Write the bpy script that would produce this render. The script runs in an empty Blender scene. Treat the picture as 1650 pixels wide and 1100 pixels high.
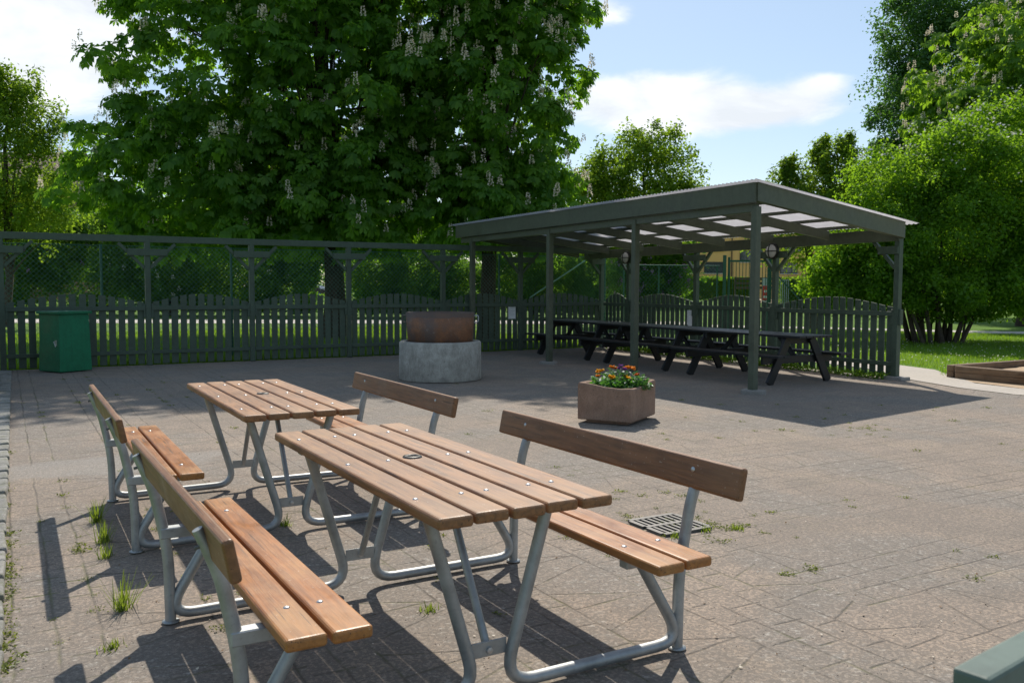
import bpy, math, random
import numpy as np
from mathutils import Vector, Matrix, Euler

random.seed(7)
SC = bpy.context.scene
COL = SC.collection
R = math.radians
F_PX, PITCH, ROLL, CAM_H = 1427.7, 0.0625, 0.0034, 1.4255
SUN_EL, SUN_AZ = R(47.0), R(0.0)

# ------------------------------------------------------------------ helpers
def tag(o, label=None, cat=None, group=None, kind=None):
    if label: o['label'] = label
    if cat: o['category'] = cat
    if group: o['group'] = group
    if kind: o['kind'] = kind
    return o

def thing(name, label, cat, loc=(0, 0, 0), rz=0.0, group=None):
    o = bpy.data.objects.new(name, None)
    COL.objects.link(o)
    o.location = loc
    o.rotation_euler = (0, 0, rz)
    o.empty_display_size = 0.2
    return tag(o, label, cat, group)

def copy_tree(o, parent=None):
    c = o.copy()
    COL.objects.link(c)
    c.parent = parent
    for ch in list(o.children):
        copy_tree(ch, c)
    return c

class MB:
    """collects polygons and links them as ONE mesh object"""
    def __init__(self):
        self.v = []; self.f = []; self.m = []; self.mi = 0; self.sm = []; self.smooth = False
    def add(self, vs, fs):
        b = len(self.v)
        self.v += [tuple(x) for x in vs]
        for f in fs:
            self.f.append(tuple(b + i for i in f)); self.m.append(self.mi); self.sm.append(self.smooth)
    def box(self, c, s, M=None):
        hx, hy, hz = s[0] / 2, s[1] / 2, s[2] / 2
        vs = [Vector((x * hx, y * hy, z * hz)) for z in (-1, 1) for y in (-1, 1) for x in (-1, 1)]
        if M is not None: vs = [M @ v for v in vs]
        c = Vector(c)
        self.add([v + c for v in vs], [(0, 2, 3, 1), (4, 5, 7, 6), (0, 1, 5, 4), (2, 6, 7, 3), (0, 4, 6, 2), (1, 3, 7, 5)])
    def beam(self, p0, p1, w, h, up=(0, 0, 1)):
        """a bar from p0 to p1, h measured along up, w sideways"""
        p0, p1 = Vector(p0), Vector(p1)
        d = (p1 - p0); L = d.length; d.normalize()
        u = Vector(up); u = (u - d * u.dot(d)).normalized()
        s = d.cross(u)
        M = Matrix((d, s, u)).transposed()
        self.box((p0 + p1) / 2, (L, w, h), M)
    def prism(self, poly, z0, z1):
        n = len(poly)
        self.add([(x, y, z0) for x, y in poly] + [(x, y, z1) for x, y in poly],
                 [tuple(range(n - 1, -1, -1)), tuple(range(n, 2 * n))] + [(i, (i + 1) % n, n + (i + 1) % n, n + i) for i in range(n)])
    def tube(self, pts, r, n=12, cap=True):
        pts = [Vector(p) for p in pts]
        rs = r if isinstance(r, (list, tuple)) else [r] * len(pts)
        rings = []
        t0 = (pts[1] - pts[0]).normalized()
        ref = Vector((0, 0, 1)) if abs(t0.z) < 0.9 else Vector((1, 0, 0))
        nrm = (ref - t0 * ref.dot(t0)).normalized()
        for i, p in enumerate(pts):
            if i == 0: t = pts[1] - pts[0]
            elif i == len(pts) - 1: t = pts[-1] - pts[-2]
            else: t = (pts[i + 1] - p).normalized() + (p - pts[i - 1]).normalized()
            t.normalize()
            nrm = (nrm - t * nrm.dot(t)).normalized()
            b = t.cross(nrm)
            rings.append([p + (nrm * math.cos(2 * math.pi * k / n) + b * math.sin(2 * math.pi * k / n)) * rs[i] for k in range(n)])
        vs = [v for rg in rings for v in rg]
        fs = [(i * n + k, i * n + (k + 1) % n, (i + 1) * n + (k + 1) % n, (i + 1) * n + k) for i in range(len(pts) - 1) for k in range(n)]
        s = self.smooth; self.smooth = True
        self.add(vs, fs); self.smooth = False
        if cap:
            self.add(rings[0], [tuple(range(n - 1, -1, -1))]); self.add(rings[-1], [tuple(range(n))])
        self.smooth = s
    def lathe(self, prof, c=(0, 0, 0), n=32, M=None, smooth=True):
        c = Vector(c)
        vs = []
        for r, z in prof:
            for k in range(n):
                v = Vector((r * math.cos(2 * math.pi * k / n), r * math.sin(2 * math.pi * k / n), z))
                vs.append((M @ v if M is not None else v) + c)
        m = len(prof)
        fs = [(i * n + k, i * n + (k + 1) % n, (i + 1) * n + (k + 1) % n, (i + 1) * n + k) for i in range(m - 1) for k in range(n)]
        s = self.smooth; self.smooth = smooth
        self.add(vs, fs); self.smooth = s
    def build(self, name, mat, parent=None, off=None, bevel=0.0, seg=2):
        me = bpy.data.meshes.new(name)
        vs = self.v
        if off is not None:
            vs = [(x - off[0], y - off[1], z - off[2]) for x, y, z in vs]
        me.from_pydata(vs, [], self.f)
        mats = mat if isinstance(mat, (list, tuple)) else [mat]
        for m in mats: me.materials.append(m)
        me.polygons.foreach_set('material_index', self.m)
        me.polygons.foreach_set('use_smooth', self.sm)
        me.update()
        o = bpy.data.objects.new(name, me)
        COL.objects.link(o)
        if parent is not None: o.parent = parent
        if bevel > 0:
            b = o.modifiers.new('bevel', 'BEVEL')
            b.width = bevel; b.segments = seg; b.limit_method = 'ANGLE'; b.angle_limit = R(40)
            b.harden_normals = False
        return o

def quads_obj(name, V, mat, parent=None, off=(0, 0, 0), midx=None, nv=4, smooth=False):
    """V: (n, nv, 3) numpy corners -> one mesh of separate polygons"""
    n = V.shape[0]
    V = V - np.array(off, float)
    me = bpy.data.meshes.new(name)
    me.vertices.add(n * nv); me.loops.add(n * nv); me.polygons.add(n)
    me.vertices.foreach_set('co', V.reshape(-1).astype(np.float32))
    me.loops.foreach_set('vertex_index', np.arange(n * nv, dtype=np.int32))
    me.polygons.foreach_set('loop_start', np.arange(0, n * nv, nv, dtype=np.int32))
    me.polygons.foreach_set('loop_total', np.full(n, nv, dtype=np.int32))
    mats = mat if isinstance(mat, (list, tuple)) else [mat]
    for m in mats: me.materials.append(m)
    if midx is not None: me.polygons.foreach_set('material_index', midx.astype(np.int32))
    me.update(calc_edges=True); me.validate()
    o = bpy.data.objects.new(name, me)
    COL.objects.link(o)
    if parent is not None: o.parent = parent
    return o

def at(px, d, y=None):
    """world x (and z) of a photo column / row at a given forward distance"""
    x = (px - 825) / F_PX * d
    if y is None: return x
    return x, CAM_H + (460.6 - y) / F_PX * d

def on_line(A, B, px):
    k = (px - 825) / F_PX
    ax, ay, bx, by = A[0], A[1], B[0], B[1]
    t = (ax - k * ay) / (k * (by - ay) - (bx - ax))
    return t, (ax + t * (bx - ax), ay + t * (by - ay))

# ------------------------------------------------------------------ materials
class NT:
    def __init__(self, name):
        self.mat = bpy.data.materials.new(name); self.mat.use_nodes = True
        self.t = self.mat.node_tree; self.t.nodes.clear()
        self.out = self.t.nodes.new('ShaderNodeOutputMaterial')
    def n(self, typ, **kw):
        nd = self.t.nodes.new('ShaderNode' + typ)
        for k, v in kw.items():
            if k.startswith('i_'):
                key = k[2:].replace('_', ' ')
                nd.inputs[key].default_value = v
            else: setattr(nd, k, v)
        return nd
    def l(self, a, b): self.t.links.new(a, b)
    def math(self, op, a, b=None, c=None, clamp=False):
        nd = self.n('Math', operation=op, use_clamp=clamp)
        for i, v in enumerate((a, b, c)):
            if v is None: continue
            if isinstance(v, (int, float)): nd.inputs[i].default_value = v
            else: self.l(v, nd.inputs[i])
        return nd.outputs[0]
    def mix(self, fac, a, b, mode='MIX'):
        nd = self.n('MixRGB', blend_type=mode)
        for i, v in enumerate((fac, a, b)):
            if isinstance(v, (int, float)): nd.inputs[i].default_value = v
            elif isinstance(v, (tuple, list)): nd.inputs[i].default_value = (*v[:3], 1)
            else: self.l(v, nd.inputs[i])
        return nd.outputs[0]
    def ramp(self, fac, stops):
        nd = self.n('ValToRGB')
        e = nd.color_ramp.elements
        while len(e) < len(stops): e.new(0.5)
        for el, (p, c) in zip(e, stops):
            el.position = p
            el.color = (*c, 1) if isinstance(c, (tuple, list)) else (c, c, c, 1)
        self.l(fac, nd.inputs[0])
        return nd.outputs[0]
    def coords(self, kind='Object', scale=(1, 1, 1), rot=(0, 0, 0), loc=(0, 0, 0)):
        tc = self.n('TexCoord'); mp = self.n('Mapping')
        mp.inputs['Scale'].default_value = scale; mp.inputs['Rotation'].default_value = rot; mp.inputs['Location'].default_value = loc
        self.l(tc.outputs[kind], mp.inputs['Vector'])
        return mp.outputs[0]
    def wcoords(self, scale=(1, 1, 1), rot=(0, 0, 0)):
        g = self.n('NewGeometry'); mp = self.n('Mapping')
        mp.inputs['Scale'].default_value = scale; mp.inputs['Rotation'].default_value = rot
        self.l(g.outputs['Position'], mp.inputs['Vector'])
        return mp.outputs[0]
    def noise(self, vec, scale, detail=4, rough=0.55, out='Fac', dist=0.0):
        nd = self.n('TexNoise'); nd.inputs['Scale'].default_value = scale
        nd.inputs['Detail'].default_value = detail; nd.inputs['Roughness'].default_value = rough
        nd.inputs['Distortion'].default_value = dist
        self.l(vec, nd.inputs['Vector'])
        return nd.outputs[out]
    def bump(self, h, strength=0.3, dist=0.01, normal=None):
        nd = self.n('Bump'); nd.inputs['Strength'].default_value = strength; nd.inputs['Distance'].default_value = dist
        self.l(h, nd.inputs['Height'])
        if normal is not None: self.l(normal, nd.inputs['Normal'])
        return nd.outputs[0]
    def pbr(self, col, rough=0.5, metal=0.0, normal=None, spec=0.5, **kw):
        b = self.n('BsdfPrincipled')
        for key, v in (('Base Color', col), ('Roughness', rough), ('Metallic', metal), ('Specular IOR Level', spec)):
            if isinstance(v, (int, float)): b.inputs[key].default_value = v
            elif isinstance(v, (tuple, list)): b.inputs[key].default_value = (*v[:3], 1)
            else: self.l(v, b.inputs[key])
        for k, v in kw.items(): b.inputs[k.replace('_', ' ')].default_value = v
        if normal is not None: self.l(normal, b.inputs['Normal'])
        self.l(b.outputs[0], self.out.inputs['Surface'])
        return b
    def rnd(self):
        return self.n('ObjectInfo').outputs['Random']

def m_wood(name, base, worn, dark, rough=0.38, worn_amt=0.5, ax=(1.2, 14, 14)):
    t = NT(name)
    tc = t.n('TexCoord'); rn = t.rnd()
    off = t.n('VectorMath', operation='ADD'); cmb = t.n('CombineXYZ')
    for i in range(3): t.l(t.math('MULTIPLY', rn, 7.3 + 5 * i), cmb.inputs[i])
    t.l(tc.outputs['Object'], off.inputs[0]); t.l(cmb.outputs[0], off.inputs[1])
    mp = t.n('Mapping'); mp.inputs['Scale'].default_value = ax; t.l(off.outputs[0], mp.inputs['Vector'])
    g1 = t.noise(mp.outputs[0], 3.0, 6, 0.6, dist=0.6)
    mp2 = t.n('Mapping'); mp2.inputs['Scale'].default_value = (1.0, 1.6, 1.6); t.l(off.outputs[0], mp2.inputs['Vector'])
    g2 = t.noise(mp2.outputs[0], 4.0, 5, 0.65)
    mp3 = t.n('Mapping'); mp3.inputs['Scale'].default_value = (0.8, 40, 40); t.l(off.outputs[0], mp3.inputs['Vector'])
    g3 = t.noise(mp3.outputs[0], 4.0, 3, 0.6)
    c = t.mix(t.ramp(g1, [(0.40, 0.0), (0.62, 1.0)]), base, dark)
    c = t.mix(t.math('MULTIPLY', t.ramp(g2, [(0.52, 0.0), (0.72, 1.0)]), worn_amt), c, worn)
    c = t.mix(t.math('MULTIPLY', t.ramp(g3, [(0.52, 0.0), (0.66, 1.0)]), 0.5), c, dark)
    vor = t.n('TexVoronoi'); vor.inputs['Scale'].default_value = 1.0
    mp4 = t.n('Mapping'); mp4.inputs['Scale'].default_value = (2.2, 7, 7); t.l(off.outputs[0], mp4.inputs['Vector']); t.l(mp4.outputs[0], vor.inputs['Vector'])
    knot = t.ramp(vor.outputs['Distance'], [(0.05, 1.0), (0.14, 0.0)])
    c = t.mix(t.math('MULTIPLY', knot, 0.45), c, (dark[0] * .5, dark[1] * .5, dark[2] * .5))
    spk = t.noise(off.outputs[0], 90, 2, 0.5)
    c = t.mix(t.math('MULTIPLY', t.ramp(spk, [(0.70, 0.0), (0.74, 1.0)]), 0.5), c, (0.5, 0.45, 0.38))
    sx = t.n('SeparateXYZ'); t.l(tc.outputs['Object'], sx.inputs[0])
    endw = t.ramp(t.math('ADD', t.math('ABSOLUTE', sx.outputs[0]), t.math('MULTIPLY', g2, 0.5)), [(0.88, 0.0), (1.16, 1.0)])
    c = t.mix(t.math('MULTIPLY', endw, 0.22), c, (worn[0] * 1.02, worn[1] * 1.06, worn[2] * 1.1))
    mp5 = t.n('Mapping'); mp5.inputs['Scale'].default_value = (1.4, 60, 60); t.l(off.outputs[0], mp5.inputs['Vector'])
    crk = t.noise(mp5.outputs[0], 1.6, 2, 0.5)
    c = t.mix(t.math('MULTIPLY', t.ramp(crk, [(0.66, 0.0), (0.70, 1.0)]), 0.75), c, (0.035, 0.018, 0.010))
    mp6 = t.n('Mapping'); mp6.inputs['Scale'].default_value = (5, 16, 16); mp6.inputs['Rotation'].default_value = (0, 0, 0.3); t.l(off.outputs[0], mp6.inputs['Vector'])
    scf = t.noise(mp6.outputs[0], 2.2, 6, 0.75, dist=1.2)
    c = t.mix(t.math('MULTIPLY', t.ramp(scf, [(0.66, 0.0), (0.74, 1.0)]), 0.45), c, (0.50, 0.40, 0.30))
    c = t.mix(0.25, c, t.mix(rn, (0.75, 0.8, 0.85), (1.2, 1.1, 1.0)), 'MULTIPLY')
    rg = t.ramp(g2, [(0.3, rough), (0.75, min(1, rough + 0.25))])
    hh = t.math('ADD', t.math('MULTIPLY', g3, 0.6), g1)
    t.pbr(c, rg, normal=t.bump(hh, 0.25, 0.004))
    return t.mat

def m_paint(name, col, rough=0.5, chip=None, var=0.25, streak=True):
    t = NT(name)
    w = t.wcoords()
    n1 = t.noise(w, 2.2, 5, 0.6)
    n2 = t.noise(t.wcoords((18, 18, 1.2)), 1.6, 4, 0.6)
    c = t.mix(t.ramp(n1, [(0.3, 0.0), (0.7, 1.0)]), tuple(x * (1 - var) for x in col), tuple(x * (1 + var) for x in col))
    if streak: c = t.mix(t.math('MULTIPLY', t.ramp(n2, [(0.5, 0.0), (0.75, 1.0)]), 0.35), c, tuple(x * 0.55 + 0.006 for x in col))
    nb = t.noise(w, 15, 4, 0.65)
    c = t.mix(t.math('MULTIPLY', t.ramp(nb, [(0.42, 0.0), (0.62, 1.0)]), 0.3), c, tuple(x * 1.5 for x in col))
    if chip:
        n3 = t.noise(w, 26, 3, 0.5)
        c = t.mix(t.ramp(n3, [(0.73, 0.0), (0.77, 1.0)]), c, chip)
    c = t.mix(0.3, c, t.mix(t.rnd(), (0.8, 0.8, 0.8), (1.2, 1.2, 1.2)), 'MULTIPLY')
    t.pbr(c, t.ramp(n1, [(0.3, rough - 0.1), (0.7, rough + 0.15)]), normal=t.bump(t.math('ADD', n2, n1), 0.25, 0.003), spec=0.4)
    return t.mat

def m_galv():
    t = NT('galvanized_steel')
    o = t.coords('Object')
    v = t.n('TexVoronoi'); v.inputs['Scale'].default_value = 60; t.l(o, v.inputs['Vector'])
    n = t.noise(o, 9, 5, 0.6); n2 = t.noise(o, 70, 3, 0.6)
    c = t.mix(t.ramp(n, [(0.3, 0.0), (0.7, 1.0)]), (0.28, 0.295, 0.30), (0.46, 0.475, 0.48))
    c = t.mix(0.10, c, t.mix(v.outputs['Distance'], (0.5, 0.5, 0.5), (1.3, 1.3, 1.3)), 'MULTIPLY')
    c = t.mix(t.math('MULTIPLY', t.ramp(n2, [(0.62, 0.0), (0.7, 1.0)]), 0.35), c, (0.22, 0.22, 0.21))
    t.pbr(c, t.ramp(n, [(0.3, 0.46), (0.7, 0.62)]), 0.75, normal=t.bump(n2, 0.08, 0.002))
    return t.mat

def m_plain(name, col, rough=0.6, metal=0.0, var=0.2, scale=12, spec=0.5):
    t = NT(name)
    n = t.noise(t.coords('Object'), scale, 4, 0.6)
    c = t.mix(n, tuple(x * (1 - var) for x in col), tuple(min(1, x * (1 + var)) for x in col))
    t.pbr(c, rough, metal, normal=t.bump(n, 0.1, 0.003), spec=spec)
    return t.mat

def m_leaf(name, c1, c2, trans=0.45, tcol=None, gloss=0.06, rough=0.45):
    t = NT(name)
    g = t.n('NewGeometry')
    rpi = g.outputs['Random Per Island']
    big = t.noise(t.wcoords(), 0.9, 3, 0.6)
    f = t.math('ADD', t.math('MULTIPLY', rpi, 0.75), t.math('MULTIPLY', t.ramp(big, [(0.35, 0.0), (0.65, 1.0)]), 0.45))
    c = t.mix(t.math('SUBTRACT', f, 0.15, clamp=True), c1, c2)
    if tcol is None: tcol = (c2[0] * 1.5 + .01, c2[1] * 1.45, c2[2] * 0.7)
    d = t.n('BsdfDiffuse'); t.l(c, d.inputs['Color'])
    tr = t.n('BsdfTranslucent'); t.l(t.mix(rpi, tuple(x * 0.75 for x in tcol), tcol), tr.inputs['Color'])
    m = t.n('MixShader'); m.inputs[0].default_value = trans
    t.l(d.outputs[0], m.inputs[1]); t.l(tr.outputs[0], m.inputs[2])
    gl = t.n('BsdfGlossy'); gl.inputs['Roughness'].default_value = rough; gl.inputs['Color'].default_value = (0.8, 0.85, 0.9, 1)
    m2 = t.n('MixShader'); m2.inputs[0].default_value = gloss
    t.l(m.outputs[0], m2.inputs[1]); t.l(gl.outputs[0], m2.inputs[2])
    t.l(m2.outputs[0], t.out.inputs['Surface'])
    return t.mat

def m_bark(name, c1, c2):
    t = NT(name)
    n = t.noise(t.wcoords((6, 6, 1.2)), 3, 6, 0.65)
    n2 = t.noise(t.wcoords(), 1.5, 4)
    c = t.mix(t.ramp(n, [(0.35, 0.0), (0.65, 1.0)]), c1, c2)
    c = t.mix(t.math('MULTIPLY', t.ramp(n2, [(0.5, 0.0), (0.7, 1.0)]), 0.4), c, (0.05, 0.07, 0.03))
    t.pbr(c, 0.9, normal=t.bump(n, 0.8, 0.03), spec=0.2)
    return t.mat

def m_paving():
    t = NT('weathered_paving')
    rot = R(-29.8)
    w = t.wcoords(rot=(0, 0, rot))           # x along the left fence, y along the shelter
    wob = t.n('TexNoise'); wob.inputs['Scale'].default_value = 2.2; wob.inputs['Detail'].default_value = 6
    t.l(w, wob.inputs['Vector'])
    sb = t.n('VectorMath', operation='SUBTRACT'); t.l(wob.outputs['Color'], sb.inputs[0]); sb.inputs[1].default_value = (0.5, 0.5, 0.5)
    sc_ = t.n('VectorMath', operation='SCALE'); t.l(sb.outputs[0], sc_.inputs[0]); sc_.inputs['Scale'].default_value = 0.05
    ad = t.n('VectorMath', operation='ADD'); t.l(w, ad.inputs[0]); t.l(sc_.outputs[0], ad.inputs[1])
    sep = t.n('SeparateXYZ'); t.l(ad.outputs[0], sep.inputs[0])
    X, Y = sep.outputs[0], sep.outputs[1]
    # right half of the yard runs the other way
    sel = t.math('MULTIPLY', t.math('GREATER_THAN', X, 3.33), t.math('LESS_THAN', Y, 6.15))
    def lerp(f, a, b): return t.math('ADD', t.math('MULTIPLY', t.math('SUBTRACT', 1.0, f), a), t.math('MULTIPLY', f, b))
    A = lerp(sel, X, Y); B = lerp(sel, Y, X)
    P = 0.92
    a = t.math('FRACT', t.math('DIVIDE', t.math('ADD', A, 40.17), P))
    a = t.math('MULTIPLY', a, P)              # 0..P across the band
    wide = t.math('LESS_THAN', a, 0.44)
    def line(v, pos): return t.math('ABSOLUTE', t.math('SUBTRACT', v, pos))
    dl = None
    for pos in (0.0, 0.44, 0.60, 0.76, 0.92):
        q = line(a, pos); dl = q if dl is None else t.math('MINIMUM', dl, q)
    # slabs: slanted zig-zag joints in the wide band
    row = t.math('FLOOR', t.math('DIVIDE', t.math('ADD', A, 40.17), P))
    cell = 0.62
    Bs = t.math('ADD', t.math('ADD', B, 60.0), t.math('MULTIPLY', row, 0.371))
    bm = t.math('MULTIPLY', t.math('FRACT', t.math('DIVIDE', Bs, cell)), cell)
    an = t.math('DIVIDE', a, 0.44)
    j1 = line(bm, t.math('MULTIPLY', an, 0.20))
    j1 = j1.node.outputs[0]
    s2 = t.math('ADD', t.math('MULTIPLY', an, -0.20), 0.50)
    j2 = line(bm, s2)
    s3 = t.math('ADD', t.math('MULTIPLY', an, 0.05), 0.27)
    j3 = line(bm, s3)
    jw = t.math('MINIMUM', t.math('MINIMUM', j1, j2), j3)
    # setts: cross joints in the narrow bands
    strip = t.math('FLOOR', t.math('DIVIDE', a, 0.16))
    Bn = t.math('ADD', t.math('ADD', B, 60.0), t.math('MULTIPLY', strip, 0.093))
    jn = t.math('MULTIPLY', t.math('FRACT', t.math('DIVIDE', Bn, 0.24)), 0.24)
    jn = line(jn, 0.12)
    jj = lerp(wide, jn, jw)
    dist = t.math('MINIMUM', dl, jj)
    n_mid = t.noise(w, 2.3, 5, 0.6)
    n_big = t.noise(w, 0.45, 4, 0.6)
    n_fine = t.noise(w, 60, 4, 0.7)
    n_grit = t.noise(w, 170, 2, 0.6)
    wid = t.math('ADD', 0.002, t.math('MULTIPLY', t.noise(w, 24, 3, 0.7), 0.018))
    joint = t.math('SUBTRACT', 1.0, t.n('MapRange').outputs[0])
    mr = joint.node.inputs[1].links[0].from_node
    t.l(dist, mr.inputs['Value']); mr.inputs['From Min'].default_value = 0.0; t.l(wid, mr.inputs['From Max'])
    # sand and grit cover the joints here and there
    cover = t.ramp(n_big, [(0.46, 1.0), (0.62, 0.25)])
    cover2 = t.ramp(t.noise(w, 4.1, 3, 0.6), [(0.34, 0.3), (0.52, 1.0)])
    joint = t.math('MULTIPLY', t.math('MULTIPLY', joint, cover), cover2)
    # stone colour
    cellrnd = t.n('TexWhiteNoise', noise_dimensions='3D')
    cb = t.n('CombineXYZ'); t.l(t.math('FLOOR', t.math('DIVIDE', Bs, 0.31)), cb.inputs[0]); t.l(row, cb.inputs[1]); t.l(t.math('FLOOR', t.math('DIVIDE', a, 0.16)), cb.inputs[2]); t.l(cb.outputs[0], cellrnd.inputs['Vector'])
    c = t.mix(t.ramp(n_big, [(0.35, 0.0), (0.65, 1.0)]), (0.350, 0.274, 0.214), (0.272, 0.219, 0.176))
    c = t.mix(0.22, c, t.mix(cellrnd.outputs['Value'], (0.72, 0.72, 0.74), (1.2, 1.17, 1.14)), 'MULTIPLY')
    c = t.mix(t.math('MULTIPLY', t.ramp(n_mid, [(0.48, 0.0), (0.68, 1.0)]), 0.5), c, (0.185, 0.160, 0.132))
    # pale lichen spots in patches
    lic = t.noise(t.wcoords((1, 1.6, 1), (0, 0, rot)), 15, 6, 0.78)
    patch = t.ramp(t.noise(w, 0.8, 3, 0.55, dist=0.4), [(0.46, 0.0), (0.58, 1.0)])
    lm = t.math('MULTIPLY', t.ramp(lic, [(0.545, 0.0), (0.60, 1.0)]), patch)
    c = t.mix(t.math('MULTIPLY', lm, 0.85), c, (0.60, 0.56, 0.50))
    c = t.mix(t.math('MULTIPLY', patch, 0.55), c, (0.205, 0.188, 0.168))
    # sandy drifts
    snd = t.ramp(t.noise(w, 1.1, 4, 0.6, dist=0.8), [(0.56, 0.0), (0.68, 1.0)])
    c = t.mix(t.math('MULTIPLY', snd, 0.5), c, (0.385, 0.30, 0.22))
    c = t.mix(t.math('MULTIPLY', t.ramp(n_fine, [(0.47, 0.0), (0.36, 1.0)]), 0.6), c, (0.13, 0.115, 0.10))
    c = t.mix(t.math('MULTIPLY', t.ramp(n_grit, [(0.66, 0.0), (0.72, 1.0)]), 0.5), c, (0.6, 0.57, 0.53))
    c = t.mix(t.math('MULTIPLY', t.ramp(t.noise(w, 38, 2, 0.5), [(0.72, 0.0), (0.75, 1.0)]), 0.8), c, (0.07, 0.055, 0.045))
    # a worn patch of loose grey gravel near the left kerb
    sp2 = t.n('SeparateXYZ'); t.l(t.wcoords(rot=(0, 0, rot)), sp2.inputs[0])
    gx_ = t.math('DIVIDE', t.math('ADD', sp2.outputs[0], -0.62), 1.25); gy_ = t.math('DIVIDE', t.math('ADD', sp2.outputs[1], -7.65), 0.42)
    gr2 = t.math('ADD', t.math('ADD', t.math('MULTIPLY', gx_, gx_), t.math('MULTIPLY', gy_, gy_)), t.math('MULTIPLY', t.math('SUBTRACT', n_mid, .5), 2.4))
    gm = t.ramp(gr2, [(0.55, 1.0), (1.0, 0.0)])
    gcol = t.mix(t.ramp(t.noise(w, 85, 3, 0.7), [(0.35, 0.0), (0.65, 1.0)]), (0.14, 0.128, 0.115), (0.37, 0.345, 0.315))
    c = t.mix(t.math('MULTIPLY', gm, 0.6), c, gcol)
    joint = t.math('MULTIPLY', joint, t.math('SUBTRACT', 1.0, gm))
    moss = t.ramp(t.noise(w, 1.7, 4, 0.65), [(0.50, 0.0), (0.64, 1.0)])
    jc = t.mix(moss, (0.10, 0.085, 0.07), (0.10, 0.115, 0.028))
    c = t.mix(t.math('MULTIPLY', joint, t.math('SUBTRACT', t.math('MULTIPLY', t.noise(w, 5, 4, 0.75), 2.0), t.math('ADD', 0.05, t.math('MULTIPLY', t.math('DIVIDE', t.math('SUBTRACT', X, 0.5), 1.4, clamp=True), 0.45)), clamp=True)), c, jc)
    h = t.math('SUBTRACT', t.math('ADD', t.math('MULTIPLY', n_fine, 0.35), t.math('MULTIPLY', n_grit, 0.2)), t.math('MULTIPLY', joint, 1.0))
    h = t.math('ADD', h, t.math('MULTIPLY', n_mid, 0.8))
    t.pbr(c, 0.85, normal=t.bump(h, 0.55, 0.012), spec=0.3)
    return t.mat

def m_ground(name, cols, scale=3.0, bump=0.4, rough=0.95):
    t = NT(name)
    w = t.wcoords()
    n = t.noise(w, scale, 6, 0.65); n2 = t.noise(w, scale * 14, 4, 0.7); n3 = t.noise(w, scale * 0.12, 4, 0.6)
    c = t.mix(t.ramp(n, [(0.35, 0.0), (0.65, 1.0)]), cols[0], cols[1])
    c = t.mix(t.math('MULTIPLY', t.ramp(n3, [(0.4, 0.0), (0.65, 1.0)]), 0.6), c, cols[2])
    c = t.mix(0.5, c, t.mix(n2, (0.55, 0.55, 0.55), (1.45, 1.45, 1.45)), 'MULTIPLY')
    t.pbr(c, rough, normal=t.bump(n2, bump, 0.02), spec=0.2)
    return t.mat

def m_concrete(name, c1, c2, stain=None, scale=3.0, grain=60, streak=0.6):
    t = NT(name)
    o = t.coords('Object')
    n = t.noise(o, scale, 6, 0.65); g = t.noise(o, grain, 3, 0.65); p = t.noise(o, grain * 2.5, 2, 0.5)
    s = t.noise(t.coords('Object', (6, 6, 2.4)), 2.0, 8, 0.8, dist=.8)
    c = t.mix(t.ramp(n, [(0.35, 0.0), (0.65, 1.0)]), c1, c2)
    if stain: c = t.mix(t.math('MULTIPLY', t.ramp(s, [(0.45, 0.0), (0.65, 1.0)]), streak), c, stain)
    c = t.mix(0.5, c, t.mix(g, (0.6, 0.6, 0.6), (1.4, 1.4, 1.4)), 'MULTIPLY')
    c = t.mix(t.math('MULTIPLY', t.ramp(p, [(0.68, 0.0), (0.73, 1.0)]), 0.6), c, (0.68, 0.62, 0.56))
    c = t.mix(t.math('MULTIPLY', t.ramp(t.noise(o, grain * .8, 2, .5), [(0.64, 0.0), (0.70, 1.0)]), .45), c, (0.07, 0.06, 0.055))
    t.pbr(c, 0.9, normal=t.bump(t.math('ADD', g, n), 0.5, 0.008), spec=0.3)
    return t.mat

def m_rust():
    t = NT('rusty_iron')
    o = t.coords('Object')
    sep = t.n('SeparateXYZ'); t.l(o, sep.inputs[0])
    n = t.noise(o, 3.5, 6, 0.7); n2 = t.noise(o, 45, 4, 0.7)
    n4 = t.noise(t.coords('Object', (1, 1, .5)), 2.3, 5, 0.7)
    c = t.mix(t.ramp(n4, [(0.40, 0.0), (0.56, 1.0)]), (0.135, 0.10, 0.09), (0.21, 0.10, 0.055))
    c = t.mix(t.math('MULTIPLY', t.ramp(n, [(0.5, 0.0), (0.62, 1.0)]), .8), c, (0.33, 0.15, 0.075))
    c = t.mix(t.math('MULTIPLY', t.ramp(n2, [(0.45, 0.0), (0.7, 1.0)]), .6), c, (0.15, 0.085, 0.06))
    c = t.mix(t.math('MULTIPLY', t.ramp(t.noise(o, 20, 5, .8), [(0.60, 0.0), (0.68, 1.0)]), .6), c, (0.36, 0.31, 0.28))
    top = t.math('GREATER_THAN', t.math('ADD', sep.outputs[2], t.math('MULTIPLY', n, 0.12)), 0.46)
    c = t.mix(t.math('MULTIPLY', top, 0.7), c, (0.10, 0.085, 0.075))
    t.pbr(c, 0.6, 0.35, normal=t.bump(n2, 0.3, 0.004))
    return t.mat

def m_roof():
    t = NT('translucent_corrugated_sheet')
    n = t.noise(t.wcoords(), 5, 4, 0.6)
    c = t.mix(n, (0.66, 0.655, 0.68), (0.78, 0.775, 0.80))
    d = t.n('BsdfPrincipled'); t.l(c, d.inputs['Base Color']); d.inputs['Roughness'].default_value = 0.35
    tr = t.n('BsdfTranslucent'); t.l(c, tr.inputs['Color'])
    m = t.n('MixShader'); m.inputs[0].default_value = 0.72
    t.l(d.outputs[0], m.inputs[1]); t.l(tr.outputs[0], m.inputs[2]); t.l(m.outputs[0], t.out.inputs['Surface'])
    return t.mat

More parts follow.
